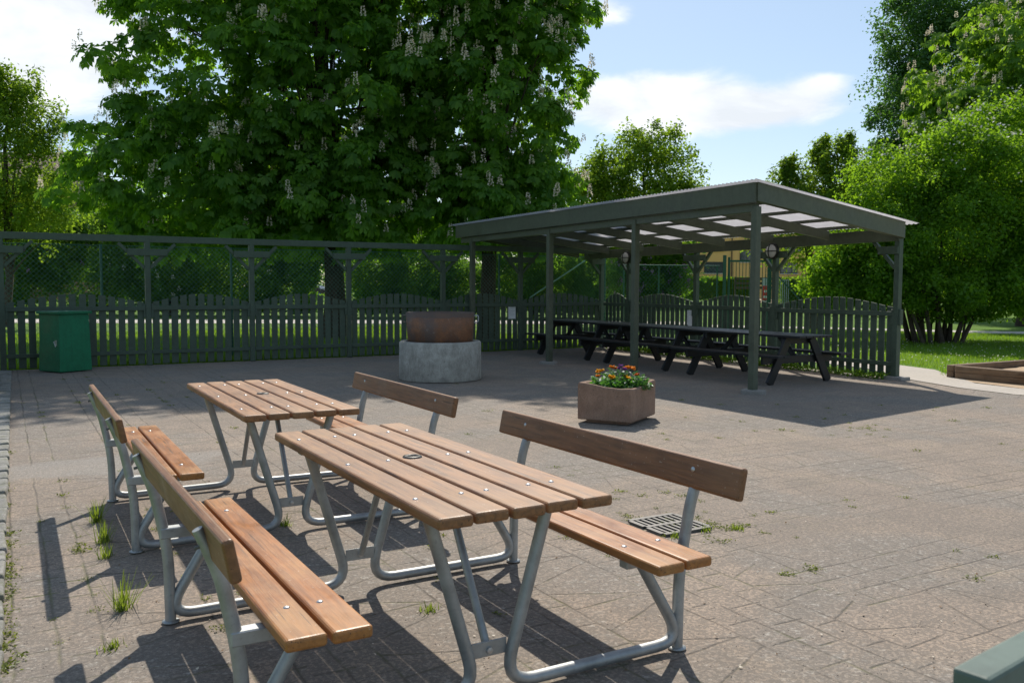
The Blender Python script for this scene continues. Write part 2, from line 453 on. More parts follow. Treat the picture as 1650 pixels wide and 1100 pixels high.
def m_glass_dark():
    t = NT('window_glass')
    n = t.noise(t.coords('Object'), 1.5, 2)
    t.pbr(t.mix(n, (0.02, 0.025, 0.03), (0.10, 0.11, 0.12)), 0.08, spec=0.8)
    return t.mat

WOOD_T = m_wood('stained_table_wood', (0.27, 0.112, 0.036), (0.385, 0.215, 0.10), (0.13, 0.050, 0.016), 0.44, 0.55)
WOOD_S = m_wood('stained_seat_wood', (0.36, 0.130, 0.026), (0.47, 0.255, 0.085), (0.21, 0.072, 0.015), 0.34, 0.38)
WOOD_B = m_wood('stained_backrest_wood', (0.225, 0.098, 0.038), (0.29, 0.15, 0.07), (0.135, 0.056, 0.020), 0.38, 0.35)
GALV = m_galv()
STEEL = m_plain('bolt_steel', (0.50, 0.51, 0.52), 0.42, 0.85)
GREEN = m_paint('dark_green_paint', (0.056, 0.082, 0.056), 0.5, None)
GREEN_S = m_paint('shelter_green_paint', (0.080, 0.092, 0.062), 0.45, None)
GREEN_W = m_paint('weathered_green_rail_paint', (0.115, 0.155, 0.135), 0.6, (0.30, 0.33, 0.31), 0.35)
BIN = m_paint('bin_green_paint', (0.010, 0.150, 0.066), 0.42, None, 0.2)
BLACKWOOD = m_paint('black_stained_wood', (0.012, 0.013, 0.014), 0.40, None, 0.3)
MESHG = m_plain('green_wire', (0.07, 0.17, 0.12), 0.4, 0.3)
TUBEG = m_plain('green_tube_paint', (0.02, 0.10, 0.06), 0.4, 0.0)
PALEG = m_plain('pale_green_tube', (0.18, 0.34, 0.24), 0.4, 0.0)
PAVE = m_paving()
GRASSG = m_ground('grass_soil', ((0.085, 0.17, 0.016), (0.11, 0.20, 0.022), (0.075, 0.14, 0.018)), 3.0)
ROADG = m_ground('pale_gravel', ((0.50, 0.46, 0.42), (0.58, 0.54, 0.49), (0.45, 0.42, 0.38)), 2.0)
CONCP = m_ground('pale_concrete', ((0.46, 0.42, 0.37), (0.52, 0.47, 0.41), (0.40, 0.36, 0.32)), 1.5)
SAND = m_ground('sand', ((0.42, 0.30, 0.20), (0.50, 0.38, 0.26), (0.36, 0.26, 0.17)), 2.5, 0.6)
RINGC = m_concrete('stained_ring_concrete', (0.30, 0.285, 0.25), (0.47, 0.45, 0.405), (0.14, 0.13, 0.115), 5.0, 50, 0.5)
FOOTC = m_concrete('footing_concrete', (0.22, 0.21, 0.19), (0.32, 0.30, 0.28))
PLANTC = m_concrete('exposed_aggregate', (0.24, 0.152, 0.108), (0.33, 0.215, 0.155), (0.17, 0.115, 0.085), 5.0, 70, 0.4)
GRANITE = m_concrete('grey_granite', (0.20, 0.195, 0.185), (0.33, 0.32, 0.30), (0.11, 0.12, 0.06), 5.0, 80, 0.7)
RUST = m_rust()
ROOF = m_roof()
IRON = m_plain('cast_iron', (0.13, 0.125, 0.12), 0.6, 0.5, 0.3, 30)
BLACK = m_plain('black_hole', (0.012, 0.012, 0.012), 0.8)
RUBBER = m_plain('black_plastic', (0.02, 0.02, 0.02), 0.4)
PAPER = m_plain('white_paper', (0.72, 0.73, 0.74), 0.6, 0, 0.05)
INK = m_plain('grey_ink', (0.30, 0.30, 0.32), 0.7)
OPAL = m_plain('opal_glass', (0.60, 0.58, 0.59), 0.25, 0, 0.03)
SOIL = m_plain('dark_soil', (0.05, 0.03, 0.02), 0.95, 0, 0.4, 40)
TIMBER = m_wood('weathered_timber', (0.20, 0.115, 0.06), (0.28, 0.20, 0.13), (0.10, 0.06, 0.035), 0.7, 0.6)
GLASS = m_glass_dark()
ORANGE = m_plain('ochre_render', (0.85, 0.50, 0.17), 0.85, 0, 0.06, 2)
BRICK = m_plain('brown_brick', (0.24, 0.14, 0.09), 0.9, 0, 0.3, 20)
ROOFT = m_plain('dark_roof_tiles', (0.13, 0.085, 0.065), 0.8, 0, 0.3, 8)
WHITEF = m_plain('white_frame_paint', (0.7, 0.7, 0.68), 0.5, 0, 0.05)
DARKF = m_plain('dark_frame_paint', (0.04, 0.035, 0.035), 0.5, 0, 0.1)
RED = m_plain('red_sign_paint', (0.55, 0.04, 0.03), 0.5, 0, 0.1)
GREYP = m_plain('grey_steel_panel', (0.38, 0.41, 0.43), 0.5, 0.2, 0.1)
CARP = m_plain('dark_blue_car_paint', (0.02, 0.03, 0.06), 0.15, 0.3, 0.05, spec=0.8)
BROWNW = m_plain('brown_fence_wood', (0.10, 0.06, 0.04), 0.7, 0, 0.3)

BARK_C = m_bark('chestnut_bark', (0.035, 0.028, 0.020), (0.085, 0.065, 0.048))
BARK_S = m_bark('shrub_bark', (0.045, 0.035, 0.028), (0.11, 0.085, 0.065))
LEAF_C = m_leaf('chestnut_leaf', (0.046, 0.130, 0.016), (0.125, 0.240, 0.028), 0.52, (0.30, 0.58, 0.03), 0.012)
LEAF_CR = m_leaf('sunny_chestnut_leaf', (0.060, 0.140, 0.016), (0.115, 0.225, 0.024), 0.54, (0.34, 0.58, 0.03), 0.015)
LEAF_Y = m_leaf('yellow_green_leaf', (0.085, 0.170, 0.012), (0.145, 0.235, 0.020), 0.54, (0.34, 0.52, 0.03), 0.015)
LEAF_H = m_leaf('hawthorn_leaf', (0.060, 0.150, 0.014), (0.130, 0.25, 0.020), 0.56, (0.36, 0.62, 0.025), 0.012)
LEAF_P = m_leaf('poplar_leaf', (0.036, 0.100, 0.024), (0.070, 0.155, 0.034), 0.46, (0.16, 0.36, 0.04), 0.03)
LEAF_D = m_leaf('dark_bush_leaf', (0.036, 0.10, 0.014), (0.072, 0.165, 0.020), 0.52, (0.26, 0.50, 0.03), 0.012)
LEAF_B = m_leaf('fresh_bush_leaf', (0.055, 0.15, 0.022), (0.10, 0.22, 0.026), 0.5, (0.30, 0.56, 0.03), 0.03)
LEAF_G = m_leaf('grass_blade', (0.075, 0.165, 0.012), (0.13, 0.25, 0.020), 0.48, (0.36, 0.58, 0.03), 0.02)
LEAF_W = m_leaf('weed_leaf', (0.09, 0.13, 0.02), (0.20, 0.22, 0.05), 0.4, (0.34, 0.40, 0.05), 0.02)
LEAF_T = m_leaf('dry_grass_blade', (0.09, 0.16, 0.018), (0.22, 0.26, 0.05), 0.45, (0.36, 0.48, 0.04), 0.02)
LEAF_M = m_leaf('marigold_leaf', (0.035, 0.12, 0.025), (0.075, 0.20, 0.045), 0.4, (0.15, 0.40, 0.04), 0.06)
PET_PINK = m_leaf('chestnut_blossom', (0.80, 0.70, 0.56), (0.90, 0.82, 0.70), 0.4, (0.88, 0.78, 0.62), 0.02)
PET_WHITE = m_leaf('white_blossom', (0.62, 0.62, 0.56), (0.75, 0.74, 0.68), 0.3, (0.7, 0.7, 0.6), 0.02)
PET_LILAC = m_leaf('lilac_blossom', (0.40, 0.22, 0.46), (0.55, 0.34, 0.60), 0.35, (0.55, 0.32, 0.60), 0.02)
PET_OR = m_leaf('orange_petal', (0.62, 0.16, 0.01), (0.80, 0.30, 0.01), 0.3, (0.85, 0.32, 0.02), 0.02)
PET_RED = m_leaf('rust_petal', (0.35, 0.05, 0.01), (0.62, 0.13, 0.01), 0.3, (0.6, 0.15, 0.01), 0.02)
PET_YEL = m_leaf('yellow_petal', (0.75, 0.36, 0.01), (0.85, 0.48, 0.02), 0.3, (0.9, 0.5, 0.03), 0.02)
PET_PUR = m_leaf('purple_petal', (0.16, 0.04, 0.25), (0.26, 0.08, 0.36), 0.3, (0.3, 0.1, 0.4), 0.02)

# ------------------------------------------------------------------ camera, light, sky
cam_d = bpy.data.cameras.new('camera'); cam = bpy.data.objects.new('camera', cam_d); COL.objects.link(cam)
cp, sp = math.cos(PITCH), math.sin(PITCH)
fw = Vector((0, cp, -sp)); up = Vector((0, sp, cp)); rt = Vector((1, 0, 0))
rt2 = rt * math.cos(ROLL) + up * math.sin(ROLL); up2 = up * math.cos(ROLL) - rt * math.sin(ROLL)
Mx = Matrix((rt2, up2, -fw)).transposed().to_4x4(); Mx.translation = (0, 0, CAM_H)
cam.matrix_world = Mx
cam_d.sensor_width = 36; cam_d.lens = F_PX / 1650 * 36
cam_d.clip_start = 0.05; cam_d.clip_end = 3000
cam_d.dof.use_dof = True; cam_d.dof.focus_distance = 7.0; cam_d.dof.aperture_fstop = 8.0
SC.camera = cam

sun_d = bpy.data.lights.new('sun', 'SUN'); sun_d.energy = 4.55; sun_d.angle = R(0.55); sun_d.color = (1.0, 0.925, 0.81)
sun = bpy.data.objects.new('sun', sun_d); COL.objects.link(sun)
to_sun = Vector((math.sin(SUN_AZ) * math.cos(SUN_EL), math.cos(SUN_AZ) * math.cos(SUN_EL), math.sin(SUN_EL)))
sun.rotation_euler = to_sun.to_track_quat('Z', 'Y').to_euler(); sun.location = (0, 30, 40)

def make_world():
    w = bpy.data.worlds.new('World'); SC.world = w; w.use_nodes = True
    t = NT.__new__(NT); t.mat = None; t.t = w.node_tree; t.t.nodes.clear()
    out = t.n('OutputWorld'); bg = t.n('Background')
    sky = t.n('TexSky'); sky.sky_type = 'NISHITA'; sky.sun_disc = False
    sky.sun_elevation = SUN_EL; sky.sun_rotation = SUN_AZ; sky.air_density = 1.0; sky.dust_density = 0.6; sky.ozone_density = 1.6
    tc = t.n('TexCoord'); sep = t.n('SeparateXYZ'); t.l(tc.outputs['Generated'], sep.inputs[0])
    az = t.math('ARCTAN2', sep.outputs[0], sep.outputs[1]); el = t.math('ARCSINE', sep.outputs[2])
    cb = t.n('CombineXYZ'); t.l(t.math('MULTIPLY', az, 1.0), cb.inputs[0]); t.l(t.math('MULTIPLY', el, 2.2), cb.inputs[1])
    n1 = t.noise(cb.outputs[0], 9.0, 8, 0.58, dist=0.3)
    n2 = t.noise(cb.outputs[0], 2.6, 6, 0.55)
    def gauss(a0, e0, sa, se):
        x = t.math('DIVIDE', t.math('SUBTRACT', az, a0), sa); y = t.math('DIVIDE', t.math('SUBTRACT', el, e0), se)
        r2 = t.math('ADD', t.math('MULTIPLY', x, x), t.math('MULTIPLY', y, y))
        return t.math('POWER', 2.718, t.math('MULTIPLY', r2, -1.0))
    g = t.math('ADD', gauss(0.15, 0.20, 0.12, 0.034), t.math('MULTIPLY', gauss(0.27, 0.185, 0.11, 0.022), 0.85))
    g = t.math('ADD', g, t.math('MULTIPLY', gauss(0.10, 0.292, 0.05, 0.02), 0.55))
    g = t.math('ADD', g, t.math('MULTIPLY', gauss(0.33, 0.21, 0.03, 0.012), 0.6))
    left = t.math('ADD', gauss(-0.52, 0.28, 0.16, 0.085), t.math('MULTIPLY', gauss(-0.62, 0.2, 0.2, 0.04), 0.6))
    g = t.math('ADD', g, t.math('MULTIPLY', left, 1.25))
    gen = t.ramp(n2, [(0.52, 0.0), (0.72, 0.6)])          # other clouds round the rest of the sky
    away = t.math('GREATER_THAN', t.math('ABSOLUTE', az), 0.75)
    m = t.math('ADD', t.math('MULTIPLY', g, 0.72), t.math('MULTIPLY', n1, 0.75))
    mask = t.n('MapRange', interpolation_type='SMOOTHSTEP'); t.l(m, mask.inputs['Value'])
    mask.inputs['From Min'].default_value = 0.60; mask.inputs['From Max'].default_value = 0.92
    mk = t.math('MAXIMUM', mask.outputs[0], t.math('MULTIPLY', gen, away))
    cc = t.mix(t.ramp(n1, [(0.35, 0.0), (0.65, 1.0)]), (6.9, 7.2, 7.6), (9.4, 9.5, 9.6))
    veil = t.mix(0.26, sky.outputs[0], (4.4, 5.9, 7.0))
    c = t.mix(t.math('MULTIPLY', mk, 0.9), veil, cc)
    t.l(c, bg.inputs['Color']); bg.inputs['Strength'].default_value = 0.112
    t.l(bg.outputs[0], out.inputs['Surface'])
make_world()
SC.view_settings.view_transform = 'Standard'; SC.view_settings.look = 'None'
SC.view_settings.exposure = 0.17; SC.view_settings.gamma = 1.0
SC.cycles.use_denoising = True
SC.cycles.max_bounces = 8; SC.cycles.transparent_max_bounces = 16; SC.cycles.diffuse_bounces = 4; SC.cycles.glossy_bounces = 3
SC.cycles.sample_clamp_indirect = 6

# ------------------------------------------------------------------ yard geometry (all in metres, camera above the origin)
FL0 = (-8.38, 14.55); FL1 = (2.09, 20.78)            # left picket fence
E = (5.946, 13.69)                                   # end post of right fence
P1 = Vector((3.2256, 11.856, 0)); U = Vector((-0.502, 0.865, 0)).normalized(); V = (Vector((E[0], E[1], 0)) - P1).normalized()
def ST(s, t, z=0.0): return P1 + U * s + V * t + Vector((0, 0, z))

def sheet(name, poly, z, mat, sub=None):
    m = MB(); m.add([(x, y, z) for x, y in poly], [tuple(range(len(poly)))])
    return tag(m.build(name, mat), kind='structure')
g = MB(); g.add([(-900, -900, -0.012), (900, -900, -0.012), (900, 1500, -0.012), (-900, 1500, -0.012)], [(0, 1, 2, 3)])
tag(g.build('grass_ground', GRASSG), kind='structure')
sheet('paving', [(-8.75, 14.45), (-6.62, 10.95), (-4.62, 7.55), (-3.12, 4.95), (-1.9, 2.9), (2.2, -4.2), (14, -5), (14, 9.1), (7.6, 11.25), (6.75, 11.75), (6.35, 12.6), (6.15, 13.72), (2.25, 20.95)], -0.004, PAVE)
# pale concrete path along the outside of the right fence
def off(s, t): p = ST(s, t); return (p.x, p.y)
sheet('concrete_path', [(6.18, 13.70), (6.38, 12.6), (6.75, 11.78), (7.45, 11.35), (7.30, 12.3), (6.93, 13.2), (7.35, 15.35), (6.9, 17.2), (3.9, 22.6), (2.9, 22.0), (5.6, 17.3), (6.25, 15.6)], 0.000, CONCP)
sheet('sandy_ground', [(7.46, 11.38), (8.2, 11.1), (13, 9.6), (13, 12.4), (7.9, 13.9), (6.98, 14.35), (6.90, 13.6), (7.02, 13.2), (7.33, 12.3)], -0.002, SAND)
def at_g(px, y):
    d = CAM_H * F_PX / (y - 460.6); return ((px - 825) / F_PX * d, d)
sheet('gravel_road', [(-60, 33.2), (-20, 32.8), (0, 33.4), (7, 33.0), (7, 36.3), (0, 36.8), (-20, 36.6), (-60, 37)], 0.0, ROADG)
sheet('park_path', [(7.0, 31.5), (11, 30.0), (15, 27.6), (24, 25.6), (45, 23.6), (45, 24.9), (24, 26.9), (15.5, 29.1), (11.5, 31.4), (7.4, 33.2)], 0.0, ROADG)
sheet('earth_yard', [at_g(1205, 477), at_g(1205, 486), at_g(1300, 487), at_g(1300, 477)], 0.0, SAND)

# kerb of granite stones at the left edge of the yard
kb = MB(); rr = random.Random(3)
ka, kc = Vector((-8.22, 14.5, 0)), Vector((-0.96, 1.55, 0)); kd = (kc - ka).normalized(); ks = Vector((kd.y, -kd.x, 0)); 
s = 0.0; KL = (kc - ka).length
while s < KL:
    L = rr.uniform(0.22, 0.42); w = rr.uniform(0.20, 0.27)
    c = ka + kd * (s + L / 2) - ks * (-0.02 - w / 2) * -1
    c = ka + kd * (s + L / 2) + ks * (w / 2 + 0.0)
    M = Matrix((kd, Vector((-kd.y, kd.x, 0)), Vector((0, 0, 1)))).transposed() @ Euler((rr.uniform(-.05, .05), rr.uniform(-.04, .04), rr.uniform(-.06, .06))).to_matrix()
    kb.box((c.x, c.y, rr.uniform(-0.03, -0.01)), (L - 0.03, w, 0.10), M)
    s += L
tag(kb.build('granite_kerb', GRANITE, bevel=0.015), kind='structure')

# ------------------------------------------------------------------ picket fences
def arc(k): return 1.115 + 0.150 * math.sin(math.pi * max(0, min(1, k))) ** 1.1
def picket_panel(root, A, B, nrm, o, mat=GREEN, low=0.0):
    """pickets between two posts, two rails on the yard side (nrm)"""
    A, B = Vector((A[0], A[1], 0)), Vector((B[0], B[1], 0)); d = B - A; L = d.length; d.normalize()
    n = max(3, round((L - 0.10) / 0.150)); pit = (L - 0.10) / n
    m = MB()
    for i in range(n):
        c = A + d * (0.05 + pit * (i + 0.5)); k = (i + 0.5) / n
        h = arc(k) - low; w = pit * random.uniform(0.69, 0.75); tilt = random.uniform(-.006, .006)
        sl = (arc(k + 0.03) - arc(k - 0.03)) / 0.06 / L * w / 2
        z0 = 0.025
        p = [c - d * w / 2, c + d * w / 2]; q = [x + nrm * -0.022 for x in p]
        up_ = [h - sl + random.uniform(-.003, .003), h + sl + random.uniform(-.003, .003)]
        sh = d * tilt
        vs = []
        for arr in (p, q):
            for j in (0, 1): vs.append((arr[j].x, arr[j].y, z0))
            for j in (1, 0): vs.append((arr[j].x + sh.x, arr[j].y + sh.y, up_[j]))
        m.add(vs, [(0, 1, 2, 3), (7, 6, 5, 4), (1, 5, 6, 2), (0, 3, 7, 4), (3, 2, 6, 7), (0, 4, 5, 1)])
    pn = m.build('picket_panel', mat, root, o, 0.003, 1)
    for z, hh in ((1.015, 0.075), (0.235, 0.065)):
        r = MB(); r.beam(A + d * 0.048 + nrm * 0.021 + Vector((0, 0, z - low * .5)), B - d * 0.048 + nrm * 0.021 + Vector((0, 0, z - low * .5 + random.uniform(-.006, .006))), 0.04, hh)
        r.build('rail', mat, pn, None, 0.004, 1).location = Vector(o) * -1
    return pn

def fence_post(root, P, d, nrm, o, top=2.17, brace=True, mat=GREEN, sides=(-1, 1), blocks=True):
    P = Vector((P[0], P[1], 0)); m = MB()
    M = Matrix((d, nrm, Vector((0, 0, 1)))).transposed()
    m.box(P + Vector((0, 0, top / 2)), (0.09, 0.09, top), M)
    if blocks:
        for sgn in (-1, 1): m.box(P + d * sgn * 0.066 + nrm * 0.0 + Vector((0, 0, 0.965)), (0.042, 0.07, 0.24), M)
    post = m.build('post', mat, root, o, 0.004, 1)
    if brace:
        for sgn in sides:
            b = MB(); b.beam(P + d * sgn * 0.05 + Vector((0, 0, 1.72)), P + d * sgn * 0.47 + Vector((0, 0, 2.15)), 0.055, 0.055, (0, 0, 1))
            b.build('brace', mat, post, None, 0.004, 1).location = Vector(o) * -1
        c = MB(); a0 = -0.33 if -1 in sides else -0.04; a1 = 0.33 if 1 in sides else 0.04
        c.beam(P + d * a0 + nrm * 0.062 + Vector((0, 0, 1.995)), P + d * a1 + nrm * 0.062 + Vector((0, 0, 1.995)), 0.030, 0.12)
        c.build('crossbar', mat, post, None, 0.004, 1).location = Vector(o) * -1
    return post

dL = (Vector((*FL1, 0)) - Vector((*FL0, 0))).normalized(); nL = Vector((dL.y, -dL.x, 0))      # towards the yard
oL = Vector((*FL0, 0))
lf = thing('picket_fence', 'long dark green wavy picket fence with overhead beam, behind the fire pit and green bin', 'fence', oL)
pl = [FL0] + [on_line(FL0, FL1, px)[1] for px in (239, 406, 562, 713.5, 838)] + [FL1]
for i, p in enumerate(pl):
    fence_post(lf, p, dL, nL, oL, sides=((-1, 1) if 0 < i < 6 else ((1,) if i == 0 else (-1,))))
for a, b in zip(pl[:-1], pl[1:]): picket_panel(lf, a, b, nL, oL)
J = on_line(FL0, FL1, 711)[1]; P4L = on_line(FL0, FL1, 757)[1]
for a, b, dz in ((Vector((*FL0, 0)) - dL * 0.3, Vector((*J, 0)), 0.0), (Vector((*J, 0)) + dL * 0.006, Vector((*FL1, 0)), 0.003)):
    m = MB(); m.beam(a + Vector((0, 0, 2.227 + dz)), b + Vector((0, 0, 2.227 + dz)), 0.085, 0.115)
    m.build('top_beam', GREEN, lf, oL, 0.005, 2)

dR = (Vector((*FL1, 0)) - Vector((*E, 0))).normalized(); nR = Vector((-dR.y, dR.x, 0))
oR = Vector((*E, 0))
rf = thing('picket_fence', 'dark green wavy picket fence running behind the black tables under the shelter', 'fence', oR)
pr = [E] + [on_line(E, FL1, px)[1] for px in (1248, 1121, 1013)] + [(FL1[0] - dR.x * 0.1, FL1[1] - dR.y * 0.1)]
for i, p in enumerate(pr[:-1]):
    fence_post(rf, p, dR, nR, oR, sides=((-1, 1) if i else (1,)))
for a, b in zip(pr[:-1], pr[1:]): picket_panel(rf, a, b, nR, oR)
m = MB(); M = Matrix((dR, nR, Vector((0, 0, 1)))).transposed()
m.box((E[0] - dR.x * 0.02, E[1] - dR.y * 0.02, 0.02), (0.34, 0.22, 0.06), M); m.build('footing', FOOTC, rf, oR, 0.01)
# side fence that turns towards the camera at the far left
SD = Vector((0.4985, -0.8669, 0)); nS = Vector((0.8669, 0.4985, 0))
oS = Vector((FL0[0] - nS.x * 0.02, FL0[1] - nS.y * 0.02, 0)) + SD * 0.08
sf = thing('picket_fence', 'short return of the green picket fence at the far left edge beside the bin', 'fence', oS)
q0 = oS + SD * 0.06 - nS * 0.20; q1 = q0 + SD * 1.9; q2 = q1 + SD * 1.9
for p in (q1, q2): fence_post(sf, p, SD, nS, oS, brace=False, top=1.3)
picket_panel(sf, q0, q1, nS, oS); picket_panel(sf, q1, q2, nS, oS)

# papers pinned to the fence
def notice(px, w, h, z, A, B, nrm, d, label, second=None):
    p = Vector((*on_line(A, B, px)[1], 0)) + nrm * 0.006
    t = thing('paper_notice', label, 'notice', (p.x, p.y, z))
    M = Matrix((d, nrm, Vector((0, 0, 1)))).transposed()
    m = MB(); m.box((0, 0, 0), (w, 0.004, h), M)
    if second: m.box(Vector(second[0]), second[1], M)
    m.build('sheet', PAPER, t)
    k = MB()
    for j in range(5):
        k.box(nrm * 0.003 + Vector((0, 0, h * (0.32 - 0.13 * j))) - d * (0.02 * (j % 2)), (w * (0.55 + 0.1 * (j % 3)), 0.001, 0.006), M)
    k.build('print', INK, t)
notice(824.5, 0.185, 0.31, 0.86, FL0, FL1, nL, dL, 'white paper notice pinned to the fence right of the fire pit')
notice(1111, 0.13, 0.30, 0.80, E, FL1, nR, dR, 'pale grey notice on the fence above the black table tops', (tuple(dR * -0.03 + nR * 0.008 + Vector((0, 0, -0.07))), (0.13, 0.005, 0.20)))

# bulkhead lamps on the posts of the right fence
def wall_lamp(P, label):
    t = thing('bulkhead_lamp', label, 'lamp', (P[0] + nR.x * 0.05, P[1] + nR.y * 0.05, 2.06), 0, 'round lamps on the fence posts')
    M = Matrix((dR, Vector((0, 0, 1)), nR)).transposed()
    if M.determinant() < 0: M = Matrix((-dR, Vector((0, 0, 1)), nR)).transposed()
    m = MB(); m.lathe([(0.0, 0.0), (0.13, 0.0), (0.145, 0.02), (0.145, 0.055), (0.134, 0.07), (0.118, 0.065)], n=28, M=M); m.build('housing', RUBBER, t)
    g_ = MB(); g_.lathe([(0.120, 0.05), (0.117, 0.07), (0.098, 0.105), (0.06, 0.128), (0.0, 0.134)], n=28, M=M); g_.build('glass', OPAL, t)
    k = MB()
    for ax in (M @ Vector((1, 0, 0)), M @ Vector((0, 1, 0))):
        pts = [ax * (0.130 * math.cos(a)) + nR * (0.062 + 0.082 * math.sin(a)) for a in [math.pi * i / 10 for i in range(11)]]
        k.tube(pts, 0.0095, 6)
    k.build('guard', RUBBER, t)
wall_lamp(pr[1], 'round white caged lamp on the post nearest the shelter end')
wall_lamp(pr[3], 'round white caged lamp on the far post in the shelter corner')

# ------------------------------------------------------------------ shelter
oH = P1.copy()
sh = thing('open_shelter', 'dark green open timber shelter with a translucent corrugated lean-to roof over black tables', 'shelter', oH)
S0, S1, T1 = -0.07, 8.72, 3.30
def ztop(t, s_=0.0): return 2.80 - 0.112 * t - 0.0085 * s_
for s_, nm in ((0.0, ''), (2.574, ''), (5.09, ''), (8.145, '')):
    m = MB(); p = ST(s_, 0.02); M = Matrix((U, V, Vector((0, 0, 1)))).transposed()
    m.box(p + Vector((0, 0, 1.24 - .0042 * s_)), (0.10, 0.10, 2.50 - .0085 * s_), M)
    po = m.build('post', GREEN_S, sh, oH, 0.004, 1)
    f = MB(); f.prism([tuple((p + (U * math.cos(a) + V * math.sin(a)) * 0.17 * (1 + 0.12 * math.sin(3 * a + s_))).xy) for a in [2 * math.pi * k / 12 for k in range(12)]], -0.02, 0.045)
    f.build('footing', FOOTC, po, None, 0.01).location = Vector(oH) * -1
# fascias
m = MB(); m.beam(ST(S0, -0.075, 2.665), ST(4.3, -0.075, 2.665 - .0366), 0.045, 0.265); m.beam(ST(4.303, -0.075, 2.665 - .0366), ST(S1, -0.075, 2.665 - .0742), 0.045, 0.265); m.build('front_fascia', GREEN_S, sh, oH, 0.004, 1)
m = MB(); m.beam(ST(0, 0.03, 2.475), ST(S1 - 0.1, 0.03, 2.475 - .073), 0.09, 0.11); m.build('front_beam', GREEN_S, sh, oH, 0.004, 1)
for s_, nm in ((S0, 'side_fascia'), (S1, 'side_fascia')):
    m = MB()
    z0, z1 = ztop(-0.05, s_) - 0.005, ztop(T1, s_) - 0.005
    a = ST(s_, -0.052); b = ST(s_, T1); e = U * 0.022
    vs = []
    for sg in (-1, 1):
        for p, zt in ((a, z0), (b, z1)): vs += [tuple((p + e * sg) + Vector((0, 0, zt - 0.25))), tuple((p + e * sg) + Vector((0, 0, zt)))]
    m.add(vs, [(0, 1, 3, 2), (4, 6, 7, 5), (0, 4, 5, 1), (2, 3, 7, 6), (1, 5, 7, 3), (0, 2, 6, 4)])
    m.build(nm, GREEN_S, sh, oH, 0.004, 1)
NR_ = 8
for i in range(NR_):
    s_ = 0.06 + (S1 - 0.2) * i / (NR_ - 1)
    m = MB(); m.beam(ST(s_, 0.085, ztop(0.08, s_) - 0.16), ST(s_, T1 - 0.12, ztop(T1 - 0.12, s_) - 0.16), 0.05, 0.145)
    m.build('rafter', GREEN_S, sh, oH, 0.003, 1)
for t_ in (0.10, 0.90, 1.68, 2.46, 3.15):
    m = MB(); m.beam(ST(S0 + 0.03, t_, ztop(t_, S0) - 0.053), ST(S1 - 0.03, t_, ztop(t_, S1) - 0.053), 0.055, 0.048)
    m.build('purlin', GREEN_S, sh, oH, 0.003, 1)
m = MB(); a = ST(S0 + 0.03, T1 - 0.05, ztop(T1) - 0.20); b = ST(S1 - 0.03, T1 + 0.18, ztop(T1, S1) - 0.20); m.beam(a, b, 0.05, 0.19); m.build('back_beam', GREEN_S, sh, oH, 0.004, 1)
# roof: corrugated sheet, waves run down the slope
nW = int((S1 - S0 + 0.2) / 0.076) * 6
prof = []
for i in range(nW + 1):
    s_ = S0 - 0.10 + (S1 - S0 + 0.2) * i / nW
    prof.append((s_, 0.009 * math.cos(2 * math.pi * (s_ / 0.076))))
vs = []; ts = (-0.17, T1 * 0.5, T1 + 0.24)
for dz in (0.0, 0.003):
    for t_ in ts:
        for s_, w in prof: vs.append(tuple(ST(s_, t_, ztop(t_, s_) + 0.002 + w + dz - 0.004)))
K = nW + 1; fs = []
for j in range(2):
    for i in range(nW):
        fs.append((j * K + i + 1, j * K + i, (j + 1) * K + i, (j + 1) * K + i + 1))
        b0 = 3 * K; fs.append((b0 + j * K + i, b0 + j * K + i + 1, b0 + (j + 1) * K + i + 1, b0 + (j + 1) * K + i))
for i in range(nW):
    fs.append((i, i + 1, 3 * K + i + 1, 3 * K + i)); fs.append((2 * K + i + 1, 2 * K + i, 5 * K + i, 5 * K + i + 1))
m = MB(); m.smooth = True; m.add(vs, fs); m.build('roof_sheet', ROOF, sh, oH)

# ------------------------------------------------------------------ galvanised picnic tables with benches
def fillet(pts, rad, n=6):
    out = [Vector(pts[0])]
    for i in range(1, len(pts) - 1):
        p, a, b = Vector(pts[i]), Vector(pts[i - 1]), Vector(pts[i + 1])
        da, db = (a - p), (b - p); r_ = min(rad, da.length * 0.49, db.length * 0.49)
        pa, pb = p + da.normalized() * r_, p + db.normalized() * r_
        for k in range(n + 1):
            q = k / n; out.append((1 - q) ** 2 * pa + 2 * q * (1 - q) * p + q * q * pb)
    out.append(Vector(pts[-1]))
    return out

def plank(root, name, mat, u0, u1, v, z, w, th, rot=0.0, bevel=0.011, seg=3):
    m = MB(); m.box((0, 0, 0), (u1 - u0, w, th))
    o = m.build(name, mat, root, None, bevel, seg)
    o.location = ((u0 + u1) / 2, v, z); o.rotation_euler = (rot, 0, 0)
    return o

def bolt(parent, mat, p, r=0.011, nrm=(0, 0, 1)):
    m = MB(); q = Vector(nrm).to_track_quat('Z', 'Y').to_matrix()
    m.lathe([(r, -0.002), (r * 0.98, 0.001), (r * 0.7, 0.0035), (0.0, 0.0045)], p, 12, q)
    return m.build('bolt', mat, parent)

